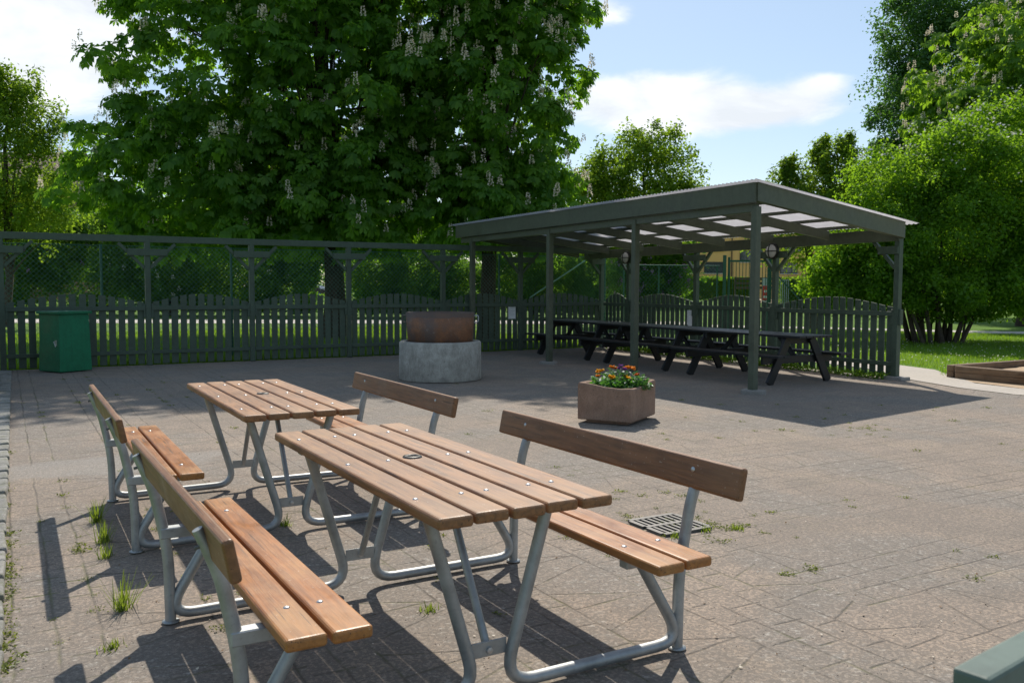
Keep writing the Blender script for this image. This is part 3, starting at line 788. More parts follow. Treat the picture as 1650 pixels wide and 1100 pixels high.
def make_table():
    t = thing('picnic_table', 'nearer brown plank picnic table on galvanised tube legs with two attached backrest benches', 'picnic table')
    L2 = 0.9; W = 0.648; pw = 0.121; gap = (W - 5 * pw) / 4; a = 0.64
    for i in range(5):
        v = -W / 2 + pw / 2 + i * (pw + gap)
        j = [0.006, -0.004, 0.003, -0.006, 0.004][i]
        p = plank(t, 'tabletop_plank', WOOD_T, -L2 + j, L2 + j, v, 0.711, pw, 0.038)
        for u in (-a, 0.0, a):
            if u == 0.0 and i == 2: continue
            bolt(p, STEEL, (u - j, 0.018 * (1 if i % 2 else -1), 0.019), 0.0098)
        if i == 2:
            m = MB(); m.lathe([(0.018, 0.001), (0.020, 0.006), (0.036, 0.006), (0.040, 0.001)], (-j - 0.02, 0, 0.0195), 24); m.build('parasol_ring', RUBBER, p)
            m = MB(); m.lathe([(0.0, 0.0015), (0.0195, 0.0015)], (-j - 0.02, 0, 0.0195), 24); m.build('parasol_hole', BLACK, p)
    rad = 0.0225
    for e in (-1, 1):
        u = e * a
        m = MB(); m.box((u, 0, 0.6765), (0.05, 0.56, 0.028)); m.build('table_bracket', GALV, t, None, 0.003, 1)
        for sd in (-1, 1):
            pts = fillet([(u, sd * 0.235, 0.665), (u, sd * 0.050, 0.028 + rad * .2), (u, sd * 0.865, 0.028), (u, sd * 0.655, 0.372)], 0.13, 7)
            m = MB(); m.tube(pts, rad, 14); m.build('frame_tube', GALV, t)
            # rear leg, cranked, flattened behind the backrest
            pts = fillet([(u, sd * 0.842, 0.004), (u, sd * 0.846, 0.31), (u, sd * 0.905, 0.60), (u, sd * 0.965, 0.725)], 0.12, 5)
            m = MB(); m.tube(pts, [rad] * (len(pts) - 2) + [rad * 0.92, rad * 0.7], 14); lg = m.build('bench_leg', GALV, t)
            m = MB(); m.lathe([(0.0, 0.0), (0.036, 0.0), (0.036, 0.005), (0.02, 0.008)], (u, sd * 0.842, 0.001), 20); m.build('foot_disc', GALV, lg)
            m = MB(); m.box((u, sd * 0.725, 0.3865), (0.05, 0.31, 0.045)); m.build('seat_bracket', GALV, t, None, 0.004, 1)
        m = MB(); m.box((u - e * 0.012, 0, 0.17), (0.006, 0.14, 0.055)); pt = m.build('gusset_plate', GALV, t, None, 0.002, 1)
        m = MB(); m.lathe([(0.012, 0.0), (0.012, 0.008), (0.0, 0.010)], (u - e * 0.012 + 0.003, 0, 0.165), 6, Vector((1, 0, 0)).to_track_quat('Z', 'Y').to_matrix(), False); m.build('bolt', STEEL, pt)
        m = MB(); m.tube([(u - e * 0.03, 0, 0.175), (u - e * 0.36, 0, 0.690)], [0.015, 0.015], 12); m.build('diagonal_brace', GALV, t)
    for sd in (-1, 1):
        for k, v in enumerate((0.590, 0.724)):
            p = plank(t, 'seat_plank', WOOD_S, -L2 + 0.004 * k, L2 - 0.006 * k, sd * v, 0.4285, 0.122, 0.038)
            for u in (-a, a): bolt(p, STEEL, (u, 0.015 * (1 if k else -1), 0.019))
        p = plank(t, 'backrest', WOOD_B, -L2, L2, sd * 0.925, 0.692, 0.034, 0.125, -sd * 0.20)
        for u in (-a, a):
            bolt(p, STEEL, (u, -sd * 0.017, 0.012), 0.011, (0, -sd, 0))
            m = MB(); q = Vector((0, sd, 0)).to_track_quat('Z', 'Y').to_matrix(); m.lathe([(0.006, 0.0), (0.006, 0.035), (0.0, 0.036)], (u, sd * 0.017, -0.012), 8, q); m.build('bolt', IRON, p)
    return t
T_near = make_table()
T_near.location = (-0.3938, 3.55, 0); T_near.rotation_euler = (0, 0, -1.0422)
T_far = copy_tree(T_near)
T_far.location = (-1.5877, 5.6352, 0); T_far.rotation_euler = (0, 0, -1.0584)
T_near['group'] = T_far['group'] = 'brown picnic tables with attached benches'
T_far['label'] = 'farther brown plank picnic table with backrest benches, closer to the green bin'

# ------------------------------------------------------------------ black tables under the shelter
def make_black_table():
    t = thing('picnic_table', 'black wooden table nearest the open right end of the shelter', 'picnic table', group='black picnic tables in a row under the shelter')
    L2 = 1.16
    for i in range(5): plank(t, 'tabletop_plank', BLACKWOOD, -L2, L2, -0.29 + 0.145 * i, 0.70, 0.135, 0.034, 0, 0.005, 1)
    for sd in (-1, 1):
        for k in (0, 1): plank(t, 'seat_plank', BLACKWOOD, -L2, L2, sd * (0.60 + 0.135 * k), 0.425, 0.125, 0.034, 0, 0.005, 1)
    for e in (-1, 1):
        u = e * 0.85
        for sd in (-1, 1):
            m = MB(); m.beam((u, sd * 0.63, 0.0), (u, sd * 0.25, 0.665), 0.045, 0.13, (0, 1, 0)); m.build('leg', BLACKWOOD, t, None, 0.004, 1)
        m = MB(); m.beam((u - e * 0.046, -0.74, 0.352), (u - e * 0.046, 0.74, 0.352), 0.044, 0.11); m.build('seat_bearer', BLACKWOOD, t, None, 0.004, 1)
        m = MB(); m.beam((u - e * 0.046, -0.33, 0.632), (u - e * 0.046, 0.33, 0.632), 0.044, 0.095); m.build('top_bearer', BLACKWOOD, t, None, 0.004, 1)
        m = MB(); m.beam((u - e * 0.07, 0, 0.36), (u - e * 0.40, 0, 0.675), 0.04, 0.07); m.build('diagonal_brace', BLACKWOOD, t, None, 0.004, 1)
    return t
bt = make_black_table()
rzU = math.atan2(U.y, U.x)
lab = ['black wooden table nearest the open right end of the shelter', 'middle black table of the row under the shelter roof', 'black table deepest under the shelter beside the corner posts']
for i, s_ in enumerate((1.35, 3.73, 6.11)):
    o = bt if i == 0 else copy_tree(bt)
    p = ST(s_, 1.575 + (0.0, 0.06, 0.10)[i]); o.location = p; o.rotation_euler = (0, 0, rzU + (0.01, -0.012, 0.0)[i]); o['label'] = lab[i]

# ------------------------------------------------------------------ fire pit: concrete ring and iron pan
rg = thing('concrete_ring', 'round stained grey concrete well ring standing on the paving under the iron pan', 'fire ring', (-1.10, 13.56, 0))
m = MB(); m.lathe([(0.0, 0.30), (0.50, 0.30), (0.505, 0.565), (0.52, 0.585), (0.605, 0.585), (0.625, 0.565), (0.632, 0.02), (0.62, 0.004)], n=72); m.build('ring', RINGC, rg)
pan = thing('fire_pan', 'rusty round iron fire pan with side handles sitting in the concrete ring', 'fire pan', (-1.10, 13.56, 0.55))
m = MB(); m.lathe([(0.0, 0.10), (0.46, 0.10), (0.505, 0.47), (0.515, 0.472), (0.525, 0.468), (0.49, -0.08), (0.0, -0.10)], n=64); m.build('bowl', RUST, pan)
for sd in (-1, 1):
    m = MB(); m.tube(fillet([(sd * 0.515, 0, 0.42), (sd * 0.585, 0, 0.425), (sd * 0.58, 0, 0.32), (sd * 0.51, 0, 0.315)], 0.03, 4), 0.010, 8); m.build('handle', IRON if sd < 0 else GREYP, pan)

# ------------------------------------------------------------------ stone planter with marigolds
pc = Vector((1.205, 8.965, 0)); pa = Vector((-0.51, 0.28, 0)).normalized(); pb = Vector((0.28, 0.51, 0)).normalized()
pc0 = pc + pa * 0.29 + pb * 0.37
rzP = math.atan2(pb.y, pb.x)
plo = thing('stone_planter', 'square pinkish exposed-aggregate stone planter with scalloped rim on the paving', 'planter', pc0, rzP)
def rim(x, y, hx, hy):
    f = math.exp(-(((x + hx) / 0.50) ** 2 + ((y + hy) / 0.34) ** 2))
    mid = (1 - min(abs(x) / hx, abs(y) / hy)) ** 2
    return 0.425 - 0.050 * f - 0.014 * mid + 0.012 * math.exp(-(((x + hx) / 0.06) ** 2 + ((y + hy) / 0.06) ** 2))
def planter_mesh():
    hx, hy = 0.37, 0.30; n = 12
    def loop(hx_, hy_, r):
        pts = []
        per = [(hx_, -hy_), (hx_, hy_), (-hx_, hy_), (-hx_, -hy_)]
        for i in range(4):
            a, b = Vector(per[i]), Vector(per[(i + 1) % 4])
            for k in range(n): pts.append(a.lerp(b, k / n))
        out = []
        for p in pts:   # round the corners
            x, y = p; cx, cy = hx_ - r, hy_ - r
            if abs(x) > cx and abs(y) > cy:
                dx, dy = abs(x) - cx, abs(y) - cy; l = math.hypot(dx, dy); f = r / l if l > r else 1
                x = math.copysign(cx + dx * f, x); y = math.copysign(cy + dy * f, y)
            out.append((x, y))
        return out
    specs = [(hx - 0.07, hy - 0.07, 0.01, 0.0), (hx - 0.07, hy - 0.07, 0.01, 0.030), (hx - 0.006, hy - 0.006, 0.012, 0.034), (hx, hy, 0.014, 0.044), (hx, hy, 0.014, None, -0.020), (hx - 0.006, hy - 0.006, 0.018, None, -0.005), (hx - 0.02, hy - 0.02, 0.03, None, 0.0), (hx - 0.05, hy - 0.05, 0.05, None, -0.004), (hx - 0.065, hy - 0.065, 0.05, None, -0.02), (hx - 0.07, hy - 0.07, 0.05, 0.30)]
    vs = []
    for sp_ in specs:
        for (x, y) in loop(sp_[0], sp_[1], sp_[2]):
            z = sp_[3] if sp_[3] is not None else rim(x, y, sp_[0], sp_[1]) + sp_[4]
            vs.append((x, y, z))
    K = 4 * n; fs = [(i * K + k, i * K + (k + 1) % K, (i + 1) * K + (k + 1) % K, (i + 1) * K + k) for i in range(len(specs) - 1) for k in range(K)]
    fs.append(tuple(range(K - 1, -1, -1)))
    m = MB(); m.add(vs, fs)
    return m
planter_mesh().build('tub', PLANTC, plo)
m = MB()
ng = 10
vs = []
for i in range(ng + 1):
    for j in range(ng + 1): vs.append((-0.33 + 0.66 * i / ng, -0.24 + 0.48 * j / ng, 0.345 + random.uniform(-.012, .014)))
m.add(vs, [(i * (ng + 1) + j, (i + 1) * (ng + 1) + j, (i + 1) * (ng + 1) + j + 1, i * (ng + 1) + j + 1) for i in range(ng) for j in range(ng)])
m.build('soil', SOIL, plo)

NPR = np.random.default_rng(11)
def unit(a): return a / (np.linalg.norm(a, axis=-1, keepdims=True) + 1e-9)
def leaf_quads(P, D, N, L, W, fold=0.0):
    """diamond leaves: base P, direction D, normal N, length L, width W -> (n,4,3)"""
    S = unit(np.cross(D, N)); N2 = np.cross(S, D)
    L = np.asarray(L)[:, None]; W = np.asarray(W)[:, None]
    mid = P + D * L * 0.55
    tip = P + D * L - N2 * L * fold
    return np.stack([P, mid + S * W / 2, tip, mid - S * W / 2], 1)

def bedding_plant(loc, label, bloom_mat, nb, size, h):
    t = thing('bedding_plant', label, 'plant', loc, 0, 'bedding plants in the stone planter')
    r = np.random.default_rng(int(abs(loc[0] * 1000) + abs(loc[1] * 77)) % 9999)
    n = 230
    th = r.uniform(0, 2 * math.pi, n); rad = np.sqrt(r.uniform(0, 1, n)) * 0.11; z = r.uniform(0.0, h, n) * (1 - (rad / 0.13) ** 2)
    P = np.stack([rad * np.cos(th), rad * np.sin(th), z], 1)
    D = unit(np.stack([np.cos(th), np.sin(th), r.uniform(-.3, .9, n)], 1) + r.normal(0, .35, (n, 3)))
    N = unit(np.stack([np.zeros(n), np.zeros(n), np.ones(n)], 1) + r.normal(0, .4, (n, 3)))
    quads_obj('foliage', leaf_quads(P, D, N, r.uniform(.04, .07, n), r.uniform(.018, .030, n), 0.2), LEAF_M, t)
    for k in range(nb):
        a = r.uniform(0, 6.28); q = r.uniform(0.01, 0.075); c = np.array([q * math.cos(a), q * math.sin(a), h * r.uniform(0.95, 1.25)])
        npet = 22; ta = r.uniform(0, 6.28, npet); Pn = np.repeat(c[None], npet, 0) + np.array([0, 0, 1.0]) * r.uniform(-.006, .010, npet)[:, None]
        Dn = unit(np.stack([np.cos(ta), np.sin(ta), r.uniform(-.1, .7, npet)], 1)); Nn = unit(np.array([0, 0, 1.0]) + r.normal(0, .3, (npet, 3)))
        quads_obj('bloom', leaf_quads(Pn, Dn, Nn, np.full(npet, size * 1.2), np.full(npet, size * .95)), bloom_mat, t)
    return t
plants = [(-0.20, 0.16, 'marigold with yellow blooms nearest the left rim of the stone planter', PET_YEL, 3, .030, .14),
          (-0.23, -0.08, 'low green marigold with a yellow-orange bloom at the left front of the planter', PET_OR, 1, .028, .11),
          (-0.02, 0.17, 'tall marigold with orange blooms at the back of the planter', PET_OR, 2, .032, .20),
          (0.02, 0.0, 'purple-flowered plant in the middle of the planter', PET_PUR, 3, .026, .19),
          (-0.12, -0.15, 'marigold with one bright yellow-orange bloom leaning over the front rim', PET_YEL, 2, .034, .11),
          (0.14, -0.14, 'leafy marigold with yellow blooms at the front corner of the planter', PET_YEL, 2, .026, .12),
          (0.20, 0.06, 'marigold with orange blooms right of the purple flowers', PET_OR, 3, .036, .17),
          (0.27, -0.10, 'marigold with rust-red bloom nearest the right rim of the planter', PET_RED, 1, .030, .15)]
Mp = Matrix.Rotation(rzP, 3, 'Z')
for x, y, lb, bm_, nb, sz, h in plants:
    # layout above is given left-right / front-back as the photo shows it
    q = pc0 + Vector((x * 0.80, y * 0.9, 0)); 
    bedding_plant((q.x, q.y, 0.345), lb, bm_, nb, sz, h)

# ------------------------------------------------------------------ green bin
bin_ = thing('waste_bin', 'tall green metal waste bin box with a flat lid in front of the fence corner', 'bin', (-7.276, 14.21, 0), R(60))
def taper_box(m, x0, x1, y0, y1, z0, z1, ins):
    m.add([(x0, y0, z0), (x1, y0, z0), (x1, y1, z0), (x0, y1, z0), (x0 + ins, y0 + ins, z1), (x1 - ins, y0 + ins, z1), (x1 - ins, y1 - ins, z1), (x0 + ins, y1 - ins, z1)],
          [(0, 3, 2, 1), (4, 5, 6, 7), (0, 1, 5, 4), (1, 2, 6, 5), (2, 3, 7, 6), (3, 0, 4, 7)])
m = MB(); taper_box(m, 0, 0.57, 0, 0.57, 0.012, 0.945, 0.022); m.build('body', BIN, bin_, None, 0.008, 2)
m = MB(); m.box((0.285, 0.285, 0.967), (0.60, 0.60, 0.045)); m.build('lid', BIN, bin_, None, 0.008, 2)
m = MB(); m.tube(fillet([(-0.012, 0.10, 0.50), (-0.035, 0.10, 0.50), (-0.035, 0.07, 0.47), (-0.03, 0.06, 0.42)], 0.01, 3), 0.007, 6); m.box((0.008, 0.10, 0.48), (0.012, 0.05, 0.09)); m.build('latch', STEEL, bin_)

# ------------------------------------------------------------------ drain grate
dg = thing('drain_grate', 'square cast-iron drain grate set in the weedy paving beside the near bench', 'drain', (0.945, 5.23, 0.0), R(29))
m = MB(); s_ = 0.17
for a, b in (((-s_, -s_), (s_, -s_)), ((-s_, s_), (s_, s_)), ((-s_, 0), (s_, 0))): m.beam((*a, 0.006), (*b, 0.006), 0.03, 0.014)
for a, b in (((-s_, -s_ + .016), (-s_, -.016)), ((s_, -s_ + .016), (s_, -.016)), ((-s_, .016), (-s_, s_ - .016)), ((s_, .016), (s_, s_ - .016))): m.beam((*a, 0.0055), (*b, 0.0055), 0.03, 0.013)
for i in range(1, 8):
    x = -s_ + 2 * s_ * i / 8
    for y0, y1 in ((-s_ + .016, -.016), (.016, s_ - .016)): m.beam((x, y0, 0.005), (x, y1, 0.005), 0.018, 0.012)
m.build('grating', IRON, dg)
m = MB(); m.box((0, 0, -0.002), (0.33, 0.33, 0.004)); m.build('pit', BLACK, dg)

# ------------------------------------------------------------------ railing at the lower right, close to the camera
A_ = Vector((0.612, 1.200, 0)); rd = Vector((0.79, 0.61, 0)).normalized(); rn_ = Vector((rd.y, -rd.x, 0))
rl = thing('wooden_railing', 'weathered green wooden railing end very close in the lower right corner', 'railing', A_)
m = MB(); m.beam(A_ + rn_ * 0.026 + Vector((0, 0, 0.868)), A_ + rd * 1.9 + rn_ * 0.026 + Vector((0, 0, 0.868)), 0.052, 0.065); m.build('top_rail', GREEN_W, rl, A_, 0.006, 2)
for k in (0.35, 1.75):
    m = MB(); p = A_ + rd * k + rn_ * 0.026; m.box(p + Vector((0, 0, 0.417)), (0.05, 0.05, 0.834), Matrix((rd, rn_, Vector((0, 0, 1)))).transposed()); m.build('post', GREEN_W, rl, A_, 0.004, 1)
m = MB(); m.beam(A_ + rd * 0.395 + rn_ * 0.026 + Vector((0, 0, 0.35)), A_ + rd * 1.705 + rn_ * 0.026 + Vector((0, 0, 0.35)), 0.03, 0.09); m.build('lower_rail', GREEN_W, rl, A_, 0.004, 1)

# ------------------------------------------------------------------ sandpit
sa = Vector((6.97, 14.05, 0)); sb = sa - U * 3.4; sc2 = Vector((12.4, 18.6, 0)); sd2 = sa + (sc2 - sb)
sd2 = sa + Vector((.868, .497, 0)) * 3.6; sc2 = sd2 + (sb - sa)
spit = thing('sandpit', 'low weathered timber sandpit frame filled with sand on the right', 'sandpit', sa)
for a, b in ((sa, sb), (sb, sc2), (sc2, sd2), (sd2, sa)):
    for z, h in ((0.045, 0.098), (0.145, 0.100)):
        m = MB(); dd = (b - a).normalized(); m.box((0, 0, 0), ((b - a).length - 0.13, 0.12, h)); o = m.build('timber', TIMBER, spit, None, 0.008, 1)
        o.location = (a + b) / 2 - sa + Vector((0, 0, z)) + dd * 0.06; o.rotation_euler = (0, 0, math.atan2(dd.y, dd.x))
ng = 14; vs = []
rs = np.random.default_rng(5)
for i in range(ng + 1):
    for j in range(ng + 1):
        p = sa.lerp(sb, i / ng).lerp(sd2.lerp(sc2, i / ng), j / ng)
        edge = min(i, ng - i, j, ng - j) / (ng / 2)
        vs.append((p.x - sa.x, p.y - sa.y, 0.08 + 0.10 * min(1, edge * 1.6) + rs.uniform(-.02, .025)))
m = MB(); m.smooth = True; m.add(vs, [(i * (ng + 1) + j, (i + 1) * (ng + 1) + j, (i + 1) * (ng + 1) + j + 1, i * (ng + 1) + j + 1) for i in range(ng) for j in range(ng)])
m.build('sand', SAND, spit)

# ------------------------------------------------------------------ chain-link fences and gate
def chain_link(name, label, A, B, z0, z1, posts, wire=0.0026, pitch=0.062, rail=True, off_rail=False):
    A, B = Vector((*A, 0)), Vector((*B, 0)); d = B - A; L = d.length; d.normalize(); nn = Vector((-d.y, d.x, 0))
    t = thing(name, label, 'fence', A)
    H = z1 - z0
    X0 = []; 
    k = -H
    segs = []
    while k < L:
        for sg in (1, -1):
            a0, b0 = (k, z0), (k + H, z1)
            if sg < 0: a0, b0 = (k + H, z0), (k, z1)
            (x0, y0), (x1, y1) = a0, b0
            # clip to 0..L
            def clip(x0, y0, x1, y1):
                if x0 > x1: x0, y0, x1, y1 = x1, y1, x0, y0
                if x1 <= 0 or x0 >= L: return None
                if x0 < 0: y0 += (y1 - y0) * (0 - x0) / (x1 - x0); x0 = 0
                if x1 > L: y1 = y0 + (y1 - y0) * (L - x0) / (x1 - x0); x1 = L
                return x0, y0, x1, y1
            q = clip(x0, y0, x1, y1)
            if q: segs.append(q)
        k += pitch * 1.414 / 1.0
    Q = []
    for x0, y0, x1, y1 in segs:
        p, q = d * x0 + Vector((0, 0, y0)), d * x1 + Vector((0, 0, y1))
        e = (q - p).normalized(); s1 = e.cross(nn).normalized() * wire; s2 = nn * wire
        c3 = [s1, s1 * -0.5 + s2 * 0.87, s1 * -0.5 - s2 * 0.87]
        for i in range(3):
            u1, u2 = c3[i], c3[(i + 1) % 3]
            Q.append([p + u1, p + u2, q + u2, q + u1])
    V_ = np.array([[tuple(v) for v in f] for f in Q])
    quads_obj('wire_mesh', V_, MESHG, t)
    for x in posts:
        m = MB(); m.tube([d * x + nn * 0.03, d * x + nn * 0.03 + Vector((0, 0, z1 + 0.03))], 0.024, 10); m.build('post', TUBEG, t)
    if rail:
        m = MB(); m.tube([nn * 0.01 + Vector((0, 0, z1 + 0.012)), d * L + nn * 0.01 + Vector((0, 0, z1 + 0.012))], 0.019 if not off_rail else 0.006, 8); m.build('top_rail', TUBEG, t)
    return t, d, nn
bL = Vector((*FL0, 0)) - nL * 1.05; 
ca = bL - dL * 1.2; cb_ = Vector((*FL1, 0)) - nL * 1.05 + dL * 1.5
LL = (cb_ - ca).length
def px_on(A, B, px): return on_line(A, B, px)[0] * LL
cp_ = [px_on(ca.xy, cb_.xy, px) for px in (165, 374, 560, 805, 975)]
cl, cd, cn = chain_link('chain_link_fence', 'tall green chain-link fence standing just behind the long picket fence', ca.xy, cb_.xy, 0.05, 2.13, cp_, rail=True, off_rail=True)
m = MB(); q0 = Vector((*on_line(ca.xy, cb_.xy, 852)[1], 0)) - ca; q1 = Vector((*on_line(ca.xy, cb_.xy, 940)[1], 0)) - ca
m.tube([q0 + Vector((0, 0, 1.15)) + nL * 0.04, q1 + Vector((0, 0, 2.05)) + nL * 0.04], 0.018, 8); m.build('diagonal_strut', PALEG, cl)
# park side: chain-link, then a gate
ra = Vector((at(1005, 26.5), 26.5, 0)); rb = Vector((at(1158, 27.5), 27.5, 0))
LL2 = (rb - ra).length
c2, _, _ = chain_link('chain_link_fence', 'green chain-link fence left of the tall green gate beyond the shelter', ra.xy, rb.xy, 0.05, 2.05, [0.0, LL2 * .36, LL2 * .98], pitch=0.09, wire=0.003)
gc = Vector((at(1166, 27.6), 27.6, 0))
gt = thing('barred_gate', 'tall green barred metal gate with square posts beyond the shelter', 'gate', gc)
gw = at(1226, 27.6) - at(1166, 27.6)
for x in (0.0, 0.14, gw + 0.25):
    m = MB(); m.box((x, 0, 1.2), (0.09 if x != 0.14 else 0.06, 0.09, 2.4 if x != 0.14 else 2.28), None); m.build('post', TUBEG, gt, None, 0.004, 1)
m = MB()
for z in (0.12, 2.22): m.beam((0.175, 0, z), (gw + 0.2, 0, z), 0.05, 0.06)
n = 11
for i in range(n): m.box((0.26 + (gw - 0.14) * i / (n - 1), 0, 1.17), (0.016, 0.016, 2.03))
m.build('gate_leaf', TUBEG, gt)
m = MB(); m.box((0.07, -0.06, 0.95), (0.07, 0.06, 0.22)); m.build('lock_box', GREYP, gt, None, 0.005, 1)
rc = Vector((at(1232, 27.0), 27.0, 0)); rd2 = Vector((at(1420, 25.0), 25.0, 0)); LL3 = (rd2 - rc).length
c3_, d3, n3 = chain_link('chain_link_fence', 'green chain-link fence right of the gate, below the sparse leaning tree', rc.xy, rd2.xy, 0.05, 2.0, [px for px in (LL3 * .02, LL3 * .52, LL3)], pitch=0.09, wire=0.003, rail=False)
m = MB(); m.tube([d3 * 0.05 + Vector((0, 0, 2.1)), d3 * 1.25 + Vector((0, 0, 0.85))], 0.022, 8); m.build('diagonal_strut', TUBEG, c3_)

# ------------------------------------------------------------------ far things: house, hedge, sign, car
def house(name, label, x0, x1, y, zt, depth, wall, rz, wins, gable=None):
    t = thing(name, label, 'building', (x0, y, 0), rz)
    W_ = x1 - x0; m = MB(); m.box((W_ / 2, depth / 2, zt / 2), (W_, depth, zt)); wl = m.build('wall', wall, t)
    r_ = MB(); ov = 0.4
    hgt = gable or 1.2
    r_.add([(-ov, -ov, zt), (W_ + ov, -ov, zt), (W_ + ov, depth + ov, zt), (-ov, depth + ov, zt), (-ov, depth / 2, zt + hgt), (W_ + ov, depth / 2, zt + hgt)],
           [(0, 1, 5, 4), (2, 3, 4, 5), (1, 2, 5), (3, 0, 4), (3, 2, 1, 0)])
    r_.build('roof', ROOFT, t)
    for wx, wz, ww, wh, nm in wins:
        f = MB(); f.box((wx, -0.03, wz), (ww + 0.16, 0.10, wh + 0.16)); fo = f.build('window', DARKF, t)
        g_ = MB(); k = nm
        for i in range(k): g_.box((wx - ww / 2 + ww * (i + .5) / k, -0.085, wz), (ww / k - 0.09, 0.02, wh - 0.06))
        g_.build('pane', GLASS, fo)
        s2 = MB(); s2.box((wx, -0.06, wz - wh / 2 - 0.13), (ww + 0.3, 0.18, 0.06)); s2.build('sill', WHITEF, fo)
    return t, wl
D = 112.0
hx0 = at(1078, D)
def wpx(x0, x1, y0, y1, n):
    return ((at((x0 + x1) / 2, D) - hx0), CAM_H + (460.6 - (y0 + y1) / 2) / F_PX * D, (x1 - x0) / F_PX * D, (y1 - y0) / F_PX * D, n)
hs, wl = house('apartment_house', 'ochre yellow rendered apartment house with dark-framed windows seen under the shelter roof', hx0, at(1420, D), D, 9.3, 11, ORANGE, 0, [wpx(1134, 1162, 422, 438, 4), wpx(1144, 1163, 392, 402, 2), wpx(1191, 1222, 404, 420, 3), wpx(1256, 1282, 423, 438, 3), wpx(1262, 1290, 392, 404, 3), wpx(1096, 1118, 422, 438, 2), wpx(1310, 1340, 423, 438, 3)])
m = MB(); m.tube([(at(1177, D) - hx0, -0.12, 0), (at(1177, D) - hx0, -0.12, 9.3)], 0.07, 8); m.build('downpipe', BROWNW, hs)
house('brick_house', 'brown brick house gable glimpsed behind the yellow-green tree at the far left', at(-120, 75), at(92, 75), 75, 10.2, 10, BRICK, 0, [(3.0, 4.2, 1.6, 1.4, 2), (7.5, 4.2, 1.6, 1.4, 2)], 3.0)
# brown rail fence in front of the house
bx = at(1184, 70); t = thing('rail_fence', 'low brown horizontal-board fence before the ochre house', 'fence', (bx, 70, 0)); LX = at(1330, 70) - bx
m = MB()
for z in (1.35, 1.7, 2.05): m.box((LX / 2, 0, z), (LX, 0.05, 0.22))
m.build('board_panel', BROWNW, t)
for i in range(4): m = MB(); m.box((LX * i / 3, 0.08, 1.1), (0.12, 0.1, 2.2)); m.build('post', BROWNW, t)
gx = at(1226, 58)
t = thing('service_gate', 'grey mesh service gate with a red warning sign on its post, beyond the green gate', 'gate', (gx, 58, 0))
m = MB(); m.box((0.32, 0, 1.0), (0.60, 0.05, 2.0)); m.build('panel', GREYP, t)
m = MB()
for i in range(9): m.box((0.72 + 0.13 * i, 0, 0.95), (0.03, 0.03, 1.8))
for z in (0.08, 1.87): m.beam((0.68, 0, z), (1.80, 0, z), 0.04, 0.05)
m.build('barred_leaf', GREYP, t)
t2 = thing('warning_sign', 'small red and white warning sign on the grey service gate', 'sign', (gx + 0.18, 57.95, 1.02))
m = MB(); m.box((0.06, 0, 0), (0.34, 0.02, 0.95)); m.build('plate', RED, t2)
m = MB(); m.lathe([(0.0, 0.0), (0.10, 0.0), (0.10, 0.006)], (0.06, -0.012, 0.12), 16, Vector((0, -1, 0)).to_track_quat('Z', 'Y').to_matrix()); m.box((0.06, -0.014, -0.25), (0.24, 0.004, 0.14)); m.build('emblem', WHITEF, t2)

# parked car far beyond the lawn
cx0 = at(505, 104)
car = thing('parked_car', 'dark blue parked car glimpsed past the chestnut trunk across the lawn', 'car', (cx0, 104, 0), R(-18))
body = [(-2.1, .35), (-2.15, .75), (-2.0, .92), (-1.35, 1.0), (-.75, 1.40), (.65, 1.44), (1.35, 1.05), (2.05, .9), (2.2, .7), (2.15, .35)]
def side_extrude(m, prof, y0, y1):
    n = len(prof); m.add([(x, y0, z) for x, z in prof] + [(x, y1, z) for x, z in prof], [tuple(range(n)), tuple(range(2 * n - 1, n - 1, -1))] + [(i, n + i, n + (i + 1) % n, (i + 1) % n) for i in range(n)])
m = MB(); side_extrude(m, body, -.85, .85); m.build('body', CARP, car, None, 0.06, 2)
for sg in (-1, 1):
    m = MB(); side_extrude(m, [(-1.1, 1.02), (-.7, 1.34), (.58, 1.37), (1.1, 1.03)], sg * .852, sg * .858); m.build('side_window', GLASS, car)
m = MB(); m.add([(1.32, -.7, 1.075), (1.32, .7, 1.075), (.70, .62, 1.425), (.70, -.62, 1.425)], [(0, 1, 2, 3)]); m.build('windscreen', GLASS, car)
for x in (-1.35, 1.35):
    for sg in (-1, 1):
        m = MB(); m.lathe([(0, -.1), (.30, -.1), (.32, -.06), (.32, .06), (.30, .1), (0, .1)], (x, sg * .8, .32), 20, Matrix.Rotation(R(90), 3, 'X')); w_ = m.build('wheel', RUBBER, car)
        m = MB(); m.lathe([(0, 0), (.19, 0), (.2, -.01)], (x, sg * .905, .32), 14, Matrix.Rotation(R(-90 * sg), 3, 'X')); m.build('rim', GREYP, w_)
for sg in (-1, 1):
    m = MB(); m.box((2.12, sg * .6, .78), (.12, .32, .14)); m.build('headlight', OPAL, car)

# ------------------------------------------------------------------ vegetation
def fib_dirs(n, r):
    i = np.arange(n) + 0.5
    ph = np.arccos(1 - 2 * i / n); th = math.pi * (1 + 5 ** 0.5) * i
    d = np.stack([np.cos(th) * np.sin(ph), np.sin(th) * np.sin(ph), np.cos(ph)], 1)
    return unit(d + r.normal(0, 0.18, (n, 3)))

def clump_centres(blobs, r):
    C, Rr, O = [], [], []
    for (c, rad, n, cr) in blobs:
        d = fib_dirs(n, r); rad = np.array(rad); c = np.array(c)
        k = r.uniform(0.72, 1.02, n)[:, None]
        C.append(c + d * rad * k); Rr.append(cr * r.uniform(0.7, 1.25, n)); O.append(d)
    return np.concatenate(C), np.concatenate(Rr), np.concatenate(O)

